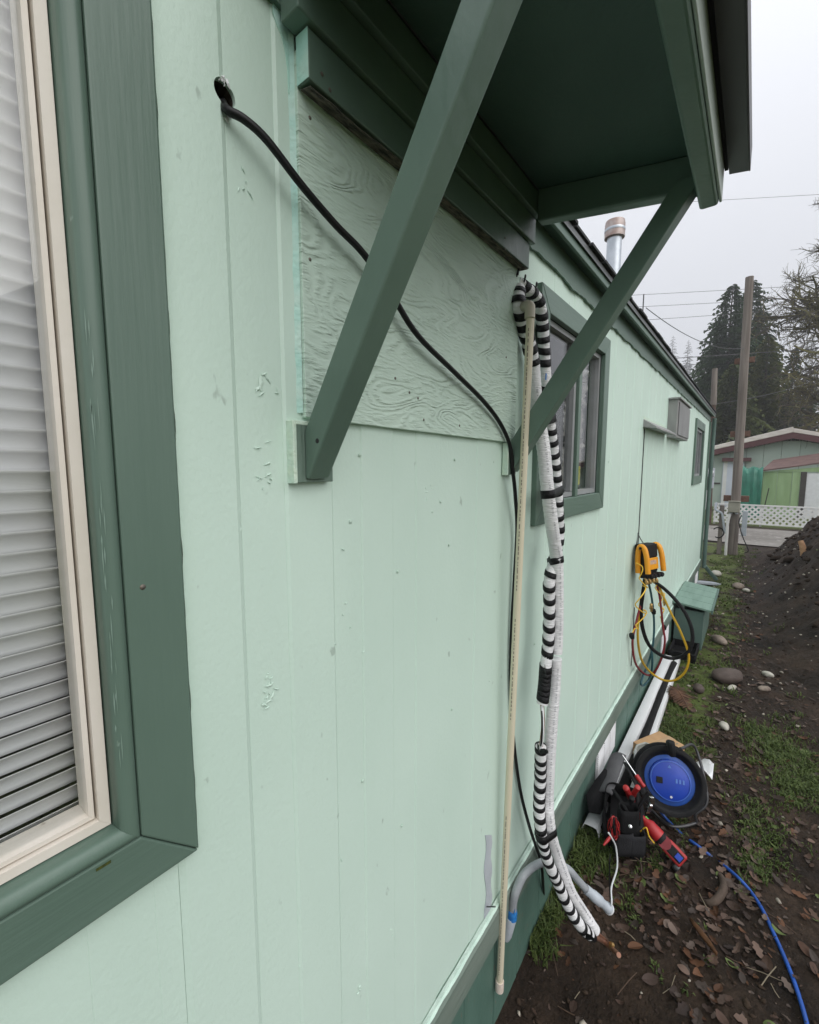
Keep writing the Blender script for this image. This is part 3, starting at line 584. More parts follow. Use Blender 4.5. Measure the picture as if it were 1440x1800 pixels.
# crumpled clear plastic and a yellow packet standing behind the middle window's right light
film_m = bpy.data.materials.new('clear_crinkled_film'); film_m.use_nodes = True
fb = film_m.node_tree.nodes['Principled BSDF']; fb.inputs['Base Color'].default_value = (0.34, 0.32, 0.30, 1); fb.inputs['Roughness'].default_value = 0.12; fb.inputs['Specular IOR Level'].default_value = 1.0
fm = MB(); rows = []
for i in range(60):
    zz = 1.80 + 0.585 * i / 59; amp = 0.005 + 0.030 * sstep(2.0, 2.3, zz) + (0.022 if 1.985 < zz < 2.02 else 0)
    rows.append([(1.912 + 0.272 * j / 14, 0.064 - 1.6 * amp * abs(nz(j * 0.16, zz * 30)) + 0.5 * amp * nz(j * 0.9, zz * 60), zz) for j in range(15)])
fm.sheet(rows); tag(fm.build('plastic_curtain', film_m, smooth=True), 'crinkled clear plastic sheet hanging inside the middle window', 'plastic sheet')
pk = MB(); pk.obox((2.06, 0.05, 1.845), ((1, 0, 0.15), (0, 1, 0), (0, 0, 1)), (0.115, 0.012, 0.085)); tag(pk.build('yellow_packet', mat('yellow_paper', (0.62, 0.60, 0.10), (0.5, 0.5, 0.06), nscale=30), bevel=0.003), 'small yellow packet on the sill inside the middle window', 'packet')
# far window
win3 = bpy.data.objects.new('window', None); col.objects.link(win3); adopt(win3, home); win3['label'] = 'small far window near the end of the wall'
x0, x1, z0, z1 = 6.27, 7.36, 1.66, 2.46
casing(win3, x0, x1, z0, z1, 0.10, y=-0.024)
stop_bead(win3, x0 + 0.1005, x1 - 0.1005, z0 + 0.1005, z1 - 0.1005, 0.03, 0.0, 0.04, alum, 'frame_rail', rounded=False)
p = MB(); p.box((x0 + 0.131, 0.016, z0 + 0.131), (x1 - 0.131, 0.02, z1 - 0.131)); p.build('pane', glass, win3)
mu = MB(); mu.box((6.80, -0.004, z0 + 0.131), (6.83, 0.0155, z1 - 0.131)); mu.build('mullion', alum, win3)

# ------------------------------------------------------------------ patch panel of rough plywood, its edge strips
pp = MB(); pp.prism([(0.4675, -0.0185, 1.978), (1.262, -0.0185, 1.968), (1.266, -0.0185, 2.52), (0.466, -0.0185, 2.52)], (0, 0.0115, 0)); pp.build('plywood_panel', ply, home, bevel=0.0012)
es = MB(); n = 40
es.sheet([[(0.4580 + 0.003 * nz(i * 0.35, 2), -0.0068, 1.985 + 0.56 * i / n) for i in range(n + 1)], [(0.4665, -0.0125, 1.985 + 0.56 * i / n) for i in range(n + 1)]]); es.build('caulk_strip', cyan_old, home)
# bare old paint patch by the ledger's end
op = MB(); c = (0.452, 2.535); pts = []
outline = [(0.428, 2.60), (0.4355, 2.575), (0.4335, 2.552), (0.440, 2.540), (0.449, 2.530), (0.4545, 2.512), (0.4575, 2.49), (0.4578, 2.46), (0.4665, 2.46), (0.4665, 2.60)]
op.prism([(a, -0.0085, b) for a, b in outline], (0, 0.0015, 0)); op.build('bare_paint_patch', cyan_old, home)
# wall blemishes: filler lumps
def flakes(u, v, w, h, n, size, seed=0, name='crusted_paint', m=mint):
    """cluster of small crusted paint flakes and ridges"""
    p = ony(u, v, -0.0055); rk = random.Random(seed); s = MB()
    for _ in range(n):
        cx_, cz_ = p.x + rk.gauss(0, w / 3.2), p.z + rk.gauss(0, h / 3.2); a0 = rk.uniform(0, 3.14); L_ = size * rk.uniform(0.5, 1.6); b_ = L_ * rk.uniform(0.12, 0.4); k = 9; vs = [(cx_, p.y - rk.uniform(0.0008, 0.0022), cz_)]
        for i in range(k):
            a = 2 * math.pi * i / k; q = 1 + 0.45 * rk.uniform(-1, 1); ex, ez = math.cos(a) * L_ * q, math.sin(a) * b_ * q
            vs.append((cx_ + ex * math.cos(a0) - ez * math.sin(a0), p.y + 0.0004, cz_ + ex * math.sin(a0) + ez * math.cos(a0)))
        s.add(vs, [(0, 1 + i, 1 + (i + 1) % k) for i in range(k)])
    return s.build(name, m, home, smooth=False)
for i, (u, v, w, h, n, sz) in enumerate([(368, 556, .040, .045, 16, .006), (390, 962, .050, .042, 20, .007), (462, 680, .034, .03, 7, .006), (752, 862, .040, .03, 7, .006), (476, 1205, .020, .04, 9, .005), (470, 1225, .016, .03, 7, .005), (690, 1640, .010, .03, 6, .004), (632, 1740, .014, .02, 6, .004), (470, 840, .03, .07, 10, .005), (300, 40, .03, .05, 10, .005), (282, 235, .008, .12, 12, .004), (285, 560, .008, .10, 10, .004), (520, 300, .01, .12, 10, .004), (430, 330, .03, .05, 5, .004), (850, 1300, .02, .05, 5, .004), (600, 1080, .10, .2, 6, .004), (560, 1560, .10, .2, 6, .004)]):
    flakes(u, v, w, h, n, sz, i)
# screws and nails in the wall
def screw(u, v, y=-0.006, r=0.0034, m=screw_m, name='screw'):
    p = ony(u, v, y); s = MB(); s.lathe([(r, 0.0), (r, 0.0012), (r * 0.6, 0.0022), (0.0003, 0.0026)], p + Vector((0, 0.001, 0)), (0, -1, 0), 10); return s.build(name, m, home, smooth=True)
for u, v in [(633, 800), (800, 808), (617, 917), (790, 958), (638, 1373), (795, 1247), (331, 1622), (700, 1005), (860, 1197), (707, 1452), (251, 1032), (868, 812), (775, 882), (760, 900), (1070, 812), (1097, 812), (958, 1205), (1060, 1036), (1022, 1066), (940, 1132), (1085, 1012), (1180, 1130), (1075, 1000), (860, 1500)]:
    screw(u, v)
for u, v in [(545, 207), (545, 456), (745, 738), (808, 748), (890, 628), (720, 690), (735, 700), (695, 665)]:
    screw(u, v, -0.0185, 0.0030, screw_d)
screw(251, 1032, -0.024, 0.0035, screw_d)
# grey sealant tape strip, its torn end
st = MB(); rows = [[], []]
for i in range(13):
    v = 1468 + (1625 - 1468) * i / 12; a = ony(853 + 2 * math.sin(i), v, -0.0075); b = ony(864 + 1.5 * math.sin(i * 1.7), v, -0.0075)
    rows[0].append((a.x, a.y, a.z)); rows[1].append((b.x, b.y, b.z))
st.sheet(rows); st.build('sealant_tape', fill_m, home, solid=0.001)
# holes in the wall (dark plugs with ragged lips)
def hole(u, v, w, h, y=-0.0085):
    p = ony(u, v, y); s = MB(); n = 20; s.add([(p.x + w / 2 * math.cos(2 * math.pi * k / n) * (1 + .12 * nz(k, u)), p.y, p.z + h / 2 * math.sin(2 * math.pi * k / n) * (1 + .1 * nz(k, v))) for k in range(n)], [tuple(range(n))])
    o = s.build('cable_hole', dark_gap, home); return o
bpy.context.view_layer.update()
hp = ony(391, 168, 0.0); cm = MB(); cm.lathe([(0.0165, -0.05), (0.0165, 0.08)], hp, (0, 1, 0), 28); cutter = cm.build('cutter', dark_gap)
for b_ in [c for c in home.children if c.name.startswith('siding_board')]:
    xs_ = [v.co.x for v in b_.data.vertices]
    if min(xs_) < hp.x + 0.02 and max(xs_) > hp.x - 0.02:
        md = b_.modifiers.new('bore', 'BOOLEAN'); md.object = cutter; md.operation = 'DIFFERENCE'; md.solver = 'EXACT'
        nm_ = bpy.data.meshes.new_from_object(b_.evaluated_get(bpy.context.evaluated_depsgraph_get())); b_.modifiers.clear(); b_.data = nm_
bpy.data.objects.remove(cutter)
cm = MB(); cm.lathe([(0.0163, 0.002), (0.0163, 0.075)], hp, (0, 1, 0), 28, False); cm.build('bored_sleeve', mat('raw_brown_fibre', (0.06, 0.04, 0.03), (0.03, 0.02, 0.015), rough=0.9, nscale=80), home, smooth=True)
cm = MB(); cm.lathe([(0.0165, 0.07), (0.001, 0.071)], hp, (0, 1, 0), 28); cm.build('cable_hole', dark_gap, home)
hole(904, 725, 0.022, 0.022, -0.0055)
flakes(396, 145, 0.020, 0.010, 7, 0.005, 71, 'torn_paint_lip', whitep); flakes(399, 206, 0.010, 0.014, 6, 0.004, 72, 'torn_paint_lip', whitep); flakes(375, 170, 0.006, 0.03, 5, 0.003, 73, 'torn_paint_lip', whitep)
# sealed-up doorway: dark seam and rain hood; range vent
sg = MB(); sg.box((3.262, -0.0068, 1.32), (3.296, -0.003, 2.14)); sg.build('open_seam', dark_gap, home)
sg = MB(); sg.box((3.262, -0.0068, 0.50), (3.292, -0.003, 0.92)); sg.build('open_seam', dark_gap, home)
hd = MB(); hd.prism([(3.23, 0.0, 2.205), (3.23, -0.085, 2.150), (3.23, -0.085, 2.138), (3.23, 0.0, 2.150)], (0.88, 0, 0)); hd.build('rain_hood', ventg, home, bevel=0.002)
rl = MB(); rows = [[], []]
for i in range(50):
    xx = 3.23 + 0.88 * i / 49; rows[0].append((xx, -0.006, 2.20)); rows[1].append((xx, -0.0075, 2.212 + 0.018 * abs(nz(xx * 14, 3)) + 0.008 * abs(nz(xx * 50, 1))))
rl.sheet(rows); rl.build('ragged_caulk', mint_patch, home, solid=0.002)
vh = bpy.data.objects.new('range_vent', None); col.objects.link(vh); adopt(vh, home)
s = MB(); s.box((4.22, -0.075, 2.13), (4.98, 0.0, 2.44)); s.build('vent_box', ventg, vh, bevel=0.006)
s = MB(); s.box((4.25, -0.084, 2.15), (4.95, -0.0765, 2.42)); s.build('vent_flap', mat('vent_flap_grey', (0.24, 0.24, 0.24), (0.2, 0.2, 0.2), rough=0.5), vh, bevel=0.003)
s = MB(); s.box((4.20, -0.092, 2.438), (5.00, 0.0, 2.452)); s.build('vent_lip', ventg, vh, bevel=0.002)
# flue pipe and whip aerial on the roof
fl = bpy.data.objects.new('flue_pipe', None); col.objects.link(fl); adopt(fl, home)
fp = ondepth(1078, 470, 4.6); zt = ondepth(1081, 394, 4.6).z; zb = ondepth(1080, 418, 4.6).z
s = MB(); s.lathe([(0.072, 2.70 - fp.z), (0.072, zb + 0.02 - fp.z)], fp, (0, 0, 1), 24); s.build('pipe', galv, fl, smooth=True)
s = MB(); s.lathe([(0.060, zb - 0.03 - fp.z), (0.098, zb - 0.02 - fp.z), (0.098, zt - 0.03 - fp.z), (0.092, zt - fp.z), (0.02, zt + 0.012 - fp.z)], fp, (0, 0, 1), 24); s.build('cap', rust, fl, smooth=True)
s = MB(); s.lathe([(0.100, zb + 0.04 - fp.z), (0.102, zb + 0.05 - fp.z), (0.102, zb + 0.058 - fp.z), (0.100, zb + 0.066 - fp.z)], fp, (0, 0, 1), 24, False); s.build('cap_band', galv, fl, smooth=True)
p = onx(1129, 558, 5.6); q = onx(1132, 517, 5.6); s = MB(); s.tube([(p.x, p.y, 2.70), q], 0.006, 6); s.build('aerial_rod', steel_d, home)

# ================================================================== AWNING over the plywood panel
aw = thing('awning', 'dark green wooden awning with two slanted braces over the plywood panel', 'awning', (0.86, -0.02, 1.87))
AX0, AX1 = 0.425, 1.298
def zsof(y): return 2.680 + 0.16 * y           # soffit plane falls outwards
s = MB(); s.box((0.4655, -0.046, 2.467), (1.268, -0.019, 2.536)); s.build('ledger_board', green_s, aw, bevel=0.0025)
s = MB(); s.box((0.4400, -0.056, 2.538), (1.285, -0.0165, 2.605)); s.build('ledger_board', green_s, aw, bevel=0.0025)
s = MB(); s.box((0.4400, -0.070, 2.607), (1.285, -0.0165, 2.664)); s.build('ledger_board', green_s, aw, bevel=0.0025)
s = MB(); s.prism([(0.4648, -0.0462, 2.468), (0.4648, -0.0195, 2.468), (0.4648, -0.0195, 2.535), (0.4648, -0.0462, 2.535)], (0.0006, 0, 0)); s.build('bare_end_grain', cyan_old, aw)
s = MB(); n = 50; rows = [[], []]
for i in range(n + 1):
    xx = 0.470 + 0.79 * i / n; rows[0].append((xx, -0.021, 2.4655)); rows[1].append((xx, -0.044 + 0.003 * nz(xx * 40, 2), 2.4640 - 0.003 * abs(nz(xx * 60, 1)) - (0.004 if xx < 0.62 else 0)))
s.sheet(rows); s.build('torn_underside', mat('bare_torn_wood', (0.20, 0.17, 0.14), (0.03, 0.03, 0.025), rough=0.9, nscale=70, stretch=(0.5, 2, 2), bump=0.6, bscale=150), aw, solid=0.001)
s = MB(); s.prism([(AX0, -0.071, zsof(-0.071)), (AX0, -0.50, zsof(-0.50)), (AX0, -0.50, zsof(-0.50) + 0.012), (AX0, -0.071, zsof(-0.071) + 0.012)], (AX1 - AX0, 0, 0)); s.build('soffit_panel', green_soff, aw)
for xa, xb in ((AX0, AX0 + 0.038), (1.252, 1.290)):                     # end rafters under the soffit
    s = MB(); s.prism([(xa, -0.072, zsof(-0.072) - 0.001), (xa, -0.072, zsof(-0.072) - 0.085), (xa, -0.455, zsof(-0.455) - 0.080), (xa, -0.455, zsof(-0.455) - 0.001)], (xb - xa, 0, 0)); s.build('end_rafter', green_s, aw, bevel=0.005)
s = MB(); s.box((AX0 - 0.002, -0.494, 2.497), (1.2925, -0.4565, 2.5975)); s.build('front_beam', green_s, aw, bevel=0.007, bseg=3)
s = MB(); s.box((AX0 - 0.002, -0.5000, 2.5035), (1.2945, -0.4945, 2.600)); s.build('front_fascia', sky_lit_edge, aw, bevel=0.002)  # plate over the beam's outer face, grazing sky light painted into its colour
s = MB(); s.box((AX0 - 0.002, -0.5075, 2.572), (1.300, -0.5005, 2.612)); s.build('drip_flashing', dark_gap, aw)
s = MB(); s.prism([(AX0 - 0.02, -0.548, 2.560), (AX0 - 0.02, -0.548, 2.612), (AX0 - 0.02, 0.0, 2.715), (AX0 - 0.02, 0.0, 2.708), (AX0 - 0.02, -0.545, 2.606), (AX0 - 0.02, -0.545, 2.560)], (AX1 - AX0 + 0.032, 0, 0)); s.build('metal_roof_sheet', dark_edge, aw)
s = MB(); s.prism([(AX0 - 0.02, -0.5448, 2.560), (AX0 - 0.02, -0.509, 2.566), (AX0 - 0.02, -0.509, 2.5685), (AX0 - 0.02, -0.5448, 2.5625)], (AX1 - AX0 + 0.030, 0, 0)); s.build('roof_edge_return', dark_edge, aw)
def brace(xc, w, zb, ztop, slope, z_in, nm='brace'):
    """slanted strut in a plane square to the wall, foot cut level, heel cut plumb against the wall block"""
    yb, t = -0.0242, 0.057; yi = lambda z: yb - slope * (z - z_in)
    poly = [(yb, z_in), (yi(ztop), ztop), (yi(ztop) - t, ztop), (min(yi(zb) - t, yb - 0.004), zb), (yb, zb)]
    s = MB(); s.prism([(xc - w / 2, y, z) for y, z in poly], (w, 0, 0)); return s.build(nm, green_s, aw, bevel=0.004, bseg=3)
brace(0.480, 0.044, 1.878, 2.610, 0.63, 1.955)
brace(1.245, 0.044, 1.880, 2.548, 0.68, 1.975)
for xa, xb, z0, z1 in ((0.4375, 0.519, 1.872, 1.970), (1.2035, 1.262, 1.872, 1.965)):
    s = MB(); s.box((xa, -0.0235, z0), (xb, -0.0068, z1)); b = s.build('wall_block', bracket_m, aw, bevel=0.0015)
    s = MB(); s.box((xa - 0.0012, -0.0242, z0 - 0.001), (xa + 0.006, -0.0066, z1 + 0.0012)); s.build('paint_edge', mint_patch, b, bevel=0.001)
    s = MB(); s.box((xa + 0.0062, -0.0242, z1 - 0.0055), (xb, -0.0066, z1 + 0.0012)); s.build('paint_edge', mint_patch, b, bevel=0.001)
for u, v in [(558, 775), (566, 828)]:
    p = onx(u, v, 0.4582) if u == 558 else ony(u, v, -0.0236)
    s = MB(); ax = (-1, 0, 0) if u == 558 else (0, -1, 0); s.lathe([(0.004, 0), (0.004, 0.0006), (0.001, 0.0008)], p, ax, 12); s.build('bolt_hole', dark_gap, aw)
for u, v in [(888, 418), (888, 438), (566, 130), (580, 158)]:
    p = ony(u, v, -0.0463); s = MB(); s.lathe([(0.003, 0), (0.003, 0.0008), (0.001, 0.0014)], p, (0, -1, 0), 8); s.build('nail_head', screw_d, aw)

# ================================================================== CABLE, DRAIN PIPE, LINE SET, CONDUIT
pts = [(392, 178, 0.03), (394, 186, -0.004), (402, 195, -0.016), (430, 210, -0.026), (470, 247, -0.034), (530, 325, -0.040), (590, 395, -0.042), (640, 447, -0.043), (690, 520, -0.042), (735, 590, -0.042), (800, 655, -0.038), (850, 705, -0.034), (880, 745, -0.030), (897, 785, -0.030), (902, 830, -0.030), (906, 870, -0.028), (909, 930, -0.022), (905, 1010, -0.018), (899, 1120, -0.014), (898, 1200, -0.013), (902, 1290, -0.014), (914, 1385, -0.018), (930, 1450, -0.026), (943, 1490, -0.034), (952, 1520, -0.030), (955, 1560, -0.012), (956, 1580, 0.01)]
s = MB(); s.tube(catmull([ony(u, v, y) for u, v, y in pts], 6), 0.0058, 12)
tag(s.build('black_cable', blk, smooth=True), 'black rubber cable sagging from a wall hole across the plywood panel', 'cable')

dp = thing('drain_pipe', 'thin cream plastic drain pipe standing along the wall with printed lettering', 'pipe', (1.25, -0.02, 0.06))
pt = ony(933, 552, -0.075); pb = ony(878, 1738, -0.022)
s = MB(); s.tube([pt, pb], 0.0114, 18); s.build('pipe', pvc_m, dp, smooth=True)
e = ony(932, 537, -0.075); wl = ony(907, 538, -0.004) + Vector((0.01, 0.02, 0))
s = MB(); wd_ = (wl - e).normalized(); s.tube(catmull([e + wd_ * 0.034, e + wd_ * 0.014, e + Vector((0, 0.001, -0.003)), e + Vector((0, 0, -0.018)), e + Vector((0, 0, -0.034))], 5), 0.0145, 16); s.build('elbow', pvc_fit, dp, smooth=True)
s = MB(); s.tube([wl, e + wd_ * 0.02], 0.0106, 14); s.build('stub_pipe', pvc_fit, dp, smooth=True)
dirv = (pb - pt).normalized()
s = MB(); s.lathe([(0.0142, -0.034), (0.0146, -0.030), (0.0146, 0.004), (0.010, 0.006)], pb, dirv, 16); s.build('cap', cap_m, dp, smooth=True)
s = MB(); rp = random.Random(5); tt = 0.02                       # printed line on the pipe
side = (CAM - pt); side = (side - dirv * side.dot(dirv)).normalized(); sid2 = dirv.cross(side)
while tt < 0.97:
    P = pt.lerp(pb, tt) + side.lerp(sid2, 0.25).normalized() * 0.0117
    P += Vector(((0.002 * math.sin(math.pi * tt * 1.0)) * 0, 0, 0))
    ln_ = rp.uniform(0.003, 0.012)
    if not (0.36 < tt < 0.40 or 0.55 < tt < 0.70): s.obox(P, (dirv, sid2, side), (ln_, 0.0024, 0.0008))
    tt += (ln_ + rp.uniform(0.002, 0.006)) / (pb - pt).length
s.build('printed_marks', ink, dp)['kind'] = 'stuff'

ls = thing('refrigerant_line_set', 'pair of white insulated refrigerant pipes bound with black tape hanging down the wall', 'pipes', (1.75, -0.2, 0.05))
def yl(v): 
    T = [(490, 0.012), (505, -0.012), (530, -0.028), (600, -0.034), (700, -0.050), (800, -0.068), (900, -0.080), (1200, -0.088), (1400, -0.092), (1500, -0.118), (1560, -0.155), (1600, -0.190), (1640, -0.238), (1690, -0.33)]
    for (a, b), (c, d) in zip(T, T[1:]):
        if v <= c: return b + (d - b) * (v - a) / (c - a)
    return T[-1][1]
def path(pp, off=0.0, n=6): return catmull([ony(u, v, yl(v) + off * sstep(690, 880, v)) for u, v in pp], n)
stripe_px = [(909, 497), (922, 506), (938, 518), (948, 534), (954, 570), (957, 625), (959, 665), (962, 700), (965, 735), (970, 772), (976, 821), (979, 860), (981, 902), (982, 943), (974, 985), (966, 1020), (966, 1055), (965, 1106), (963, 1142), (960, 1166), (957, 1206), (953, 1238)]
stripe2_px = [(951, 1312), (950, 1367), (948, 1415), (950, 1450), (956, 1488), (966, 1520), (978, 1546), (989, 1572), (1004, 1602), (1021, 1628), (1036, 1642)]
white_px = [(911, 508), (911, 535), (921, 575), (930, 605), (937, 642), (941, 694), (947, 735), (952, 765), (957, 801), (961, 845), (965, 880), (970, 920), (975, 955), (979, 985), (980, 1029), (980, 1093), (978, 1148)]
white2_px = [(977, 1157), (975, 1206), (970, 1270), (965, 1351), (963, 1400), (964, 1435), (969, 1470), (978, 1500), (989, 1532), (1004, 1570), (1024, 1602), (1040, 1627), (1046, 1636)]
def wob(P, amp): return [p + Vector((amp * nz(p.z * 30, 1), amp * nz(p.z * 30, 5), 0)) for p in P]
rS, rW = 0.0185, 0.0205
A = path(stripe_px); A2 = path(stripe2_px); B = path(white_px, -0.016); B2 = path(white2_px, -0.016)
def foam(P, r, n=16):                                        # puckered sleeve
    Q = []; rr = []
    for a, b in zip(P, P[1:]):
        k = max(1, round((b - a).length / 0.006))
        for i in range(k): Q.append(a.lerp(b, i / k))
    Q.append(P[-1]); rr = [r * (1 + 0.025 * math.sin(i * 2.1) + 0.03 * nz(i * 0.21, r * 900)) for i in range(len(Q))]
    s = MB(); s.tube(Q, rr, n); return s
for P, r in ((A, rS), (A2, rS), (B, rW), (B2, rW)):
    foam(P, r).build('insulation_sleeve', ins_m, ls, smooth=True)
def plen(P):
    L_ = [0]
    for a, b in zip(P, P[1:]): L_.append(L_[-1] + (b - a).length)
    return L_
def at_len(P, L_, d):
    for i in range(len(P) - 1):
        if L_[i + 1] >= d: return P[i].lerp(P[i + 1], (d - L_[i]) / max(1e-9, L_[i + 1] - L_[i])), (P[i + 1] - P[i]).normalized()
    return P[-1], (P[-1] - P[-2]).normalized()
def wrap_turns(P, r, pitch, width, d0=0.0, d1=None, name='tape_wrap', tilt=0.5, skip=None, jitter=0.15):
    """tape turns, each a slanted band that follows the sleeve"""
    L_ = plen(P); d1 = d1 or L_[-1]; d = d0 + pitch * 0.5; rj = random.Random(int(r * 1e5) + len(P))
    while d < d1 - width:
        p, t = at_len(P, L_, d); u = t.cross(Vector((1, 0, 0))).normalized(); w = t.cross(u); n = 16; vs = []; wd = width * rj.uniform(1 - jitter, 1 + jitter); ph = rj.uniform(-0.25, 0.25)
        for e in (-0.5, 0.5):
            for k in range(n):
                a = 2 * math.pi * k / n; vs.append(p + t * (e * wd + tilt * pitch * 0.5 * math.sin(a + 0.6 + ph)) + (u * math.cos(a) + w * math.sin(a)) * (r * 1.075))
        s = MB(); s.add(vs, [(k, (k + 1) % n, n + (k + 1) % n, n + k) for k in range(n)]); s.build(name, tape_m, ls, smooth=True, solid=0.0012)
        d += pitch * rj.uniform(1 - jitter, 1 + jitter)
LA = plen(A)[-1]
wrap_turns(A, rS, 0.040, 0.022, 0.0, 0.36); wrap_turns(A, rS, 0.042, 0.019, 0.36, LA - 0.13)
wrap_turns(A, rS * 1.03, 0.016, 0.018, LA - 0.13, LA - 0.005, tilt=0.9)
wrap_turns(A2, rS, 0.017, 0.019, 0.0, 0.035); wrap_turns(A2, rS, 0.033, 0.016, 0.03, 0.44); wrap_turns(A2, rS, 0.040, 0.015, 0.44)
wrap_turns(B, rW, 0.036, 0.021, 0.0, 0.27)
def band(P, Q, d, w, dq=None):
    """wide band of tape round both pipes"""
    LP = plen(P); p, t = at_len(P, LP, d); q = min(Q, key=lambda z: (z - p).length); c = (p + q) / 2; ax = (q - p); h = ax.length / 2; ax.normalize(); w2 = t.cross(ax).normalized(); n = 20; vs = []
    for e in (-0.5, 0.5):
        for k in range(n):
            a = 2 * math.pi * k / n; ca = math.cos(a); vs.append(c + t * (e * w) + ax * (ca * 0.0215 + (h if ca > 0 else -h)) + w2 * math.sin(a) * 0.0225)
    s = MB(); s.add(vs, [(k, (k + 1) % n, n + (k + 1) % n, n + k) for k in range(n)]); s.build('tape_band', tape_m, ls, smooth=True, solid=0.0015)
def near_len(P, u, v):
    L_ = plen(P); tgt = ony(u, v, yl(v)); i = min(range(len(P)), key=lambda k: (P[k] - tgt).length); return L_[i]
for u, v, w in ((957, 740, 0.034), (970, 858, 0.026), (978, 978, 0.024)): band(B, A, near_len(B, u, v), w)
band(B2, A2, near_len(B2, 964, 1440), 0.026)
# open gap in the striped pipe: bare copper, strands of control wire
s = MB(); s.tube(catmull([A[-1], A[-1].lerp(A2[0], 0.5) + Vector((0.004, -0.004, 0)), A2[0]], 5), 0.0065, 10); s.build('bare_copper', copper, ls, smooth=True)
for k in range(2):
    s = MB(); off = Vector((-0.020 - 0.006 * k, -0.012, 0)); s.tube(catmull([A[-1], A[-1].lerp(A2[0], 0.25) + off * 0.7, A[-1].lerp(A2[0], 0.6) + off * 1.1, A2[0] + Vector((-0.004, 0, -0.01))], 6), 0.0052 - 0.002 * k, 8); s.build('control_wire', whitep if k == 0 else blk, ls, smooth=True)
for (u, v), dd in (((945, 1305), (-0.03, -0.02, -0.004)), ((958, 1168), (-0.018, -0.012, -0.03)), ((950, 1316), (-0.012, -0.03, 0.012)), ((1030, 1640), (-0.01, -0.03, 0.01))):
    p = ony(u, v, yl(v) - 0.012); d = Vector(dd); s = MB(); s.sheet([[p, p + d * 0.5 + Vector((0, 0, 0.004)), p + d], [p + Vector((0, 0, -0.02)), p + d * 0.5 + Vector((0, 0, -0.014)), p + d + Vector((0.004, 0, -0.012))]]); s.build('loose_tape_tail', tape_m, ls, solid=0.0012)
s = MB(); s.tube([A2[-1], A2[-1] + (A2[-1] - A2[-4]).normalized() * 0.05], [rS * 1.05, rS * 0.62], 14); s.build('taped_end', tape_m, ls, smooth=True)
c0 = A2[-1].copy()
s = MB(); s.tube(catmull([c0, ony(1062, 1656, -0.268), ony(1088, 1679, -0.332)], 5), 0.0082, 12); s.build('copper_stub', copper, ls, smooth=True)
s = MB(); s.tube(catmull([B2[-1], ony(1062, 1650, -0.262), ony(1074, 1660, -0.295)], 5), 0.0048, 10); s.build('copper_stub', copper, ls, smooth=True)
q = ony(1076, 1661, -0.30); s = MB(); s.lathe([(0.006, -0.008), (0.0085, -0.007), (0.0085, 0.004), (0.004, 0.007)], q, (0.6, -0.6, -0.5), 12); s.build('flare_nut', brass, ls, smooth=True)
# ruled print on the white sleeves
s = MB(); rp = random.Random(9)
for P in (B, B2):
    L_ = plen(P); d = 0.32 if P is B else 0.03
    while d < L_[-1] - 0.03:
        p, t = at_len(P, L_, d); sd_ = (CAM - p); sd_ = (sd_ - t * sd_.dot(t)).normalized(); s2 = t.cross(sd_)
        a = -0.45 + 0.1 * math.sin(d * 4)
        if rp.random() < 0.7: s.obox(p + (sd_ * math.cos(a) + s2 * math.sin(a)) * (rW * 1.03), (t, s2 * math.cos(a) - sd_ * math.sin(a), sd_), (0.0018, 0.006 * rp.uniform(0.6, 1.3), 0.0008))
        d += rp.uniform(0.0035, 0.0075)
s.build('ruled_print', mat('pale_grey_print', (0.34, 0.34, 0.36), rough=0.6), ls)['kind'] = 'stuff'
s = MB(); p = ony(960, 662, yl(662) - 0.021); s.obox(p, ((1, 0, 0), (0, 1, 0), (0.1, 0, 1)), (0.008, 0.002, 0.02)); s.build('blue_mark', blue_tape, ls)
for u, v in ((908, 487), (920, 500), (940, 512)):            # tape twists at the wall end
    p = ony(u, v, -0.018); s = MB(); s.tube(catmull([p, p + Vector((-0.004, -0.008, 0.018)), p + Vector((0.004, -0.004, 0.026)), p + Vector((0.008, 0.0, 0.008))], 5), 0.0026, 6); s.build('tape_tail', tape_m, ls, smooth=True)

cn = thing('electrical_conduit', 'grey flexible conduit arching out of a blue taped fitting on the skirting', 'conduit', (1.35, -0.02, 0.1))
cp = [(901, 1600, -0.030), (903, 1582, -0.034), (908, 1565, -0.040), (922, 1537, -0.052), (946, 1519, -0.07), (970, 1516, -0.09), (997, 1527, -0.14), (1015, 1546, -0.17), (1030, 1563, -0.195)]
P = catmull([ony(*q) for q in cp], 7); s = MB(); Q = []
for a, b in zip(P, P[1:]): Q += [a, a.lerp(b, .5)]
Q.append(P[-1]); s.tube(Q, [0.0135 * (1 + 0.03 * (i % 2)) for i in range(len(Q))], 14); s.build('flexible_hose', greyp, cn, smooth=True)
a = P[0]; s = MB(); s.lathe([(0.017, -0.004), (0.0175, 0.004), (0.017, 0.012), (0.0178, 0.018), (0.016, 0.028)], a + Vector((-0.003, 0, -0.026)), (0.1, 0, 1), 16); s.build('blue_tape_ring', blue_tape, cn, smooth=True)
s = MB(); s.prism([a + Vector((-0.014, -0.012, 0.0)), a + Vector((-0.006, -0.014, 0.045)), a + Vector((0.004, -0.013, 0.01))], (0.001, 0.002, 0)); s.build('tape_tail', blue_tape, cn)
s = MB(); s.lathe([(0.019, 0), (0.021, -0.01), (0.018, -0.075), (0.013, -0.095)], a + Vector((-0.003, 0.004, -0.024)), (0.05, -0.15, 1), 16); s.build('terminal_fitting', greyl, cn, smooth=True)
b = P[-1]; t = (ony(1070, 1597, -0.262) - b).normalized(); end = ony(1070, 1597, -0.262); Lc = (end - b).length
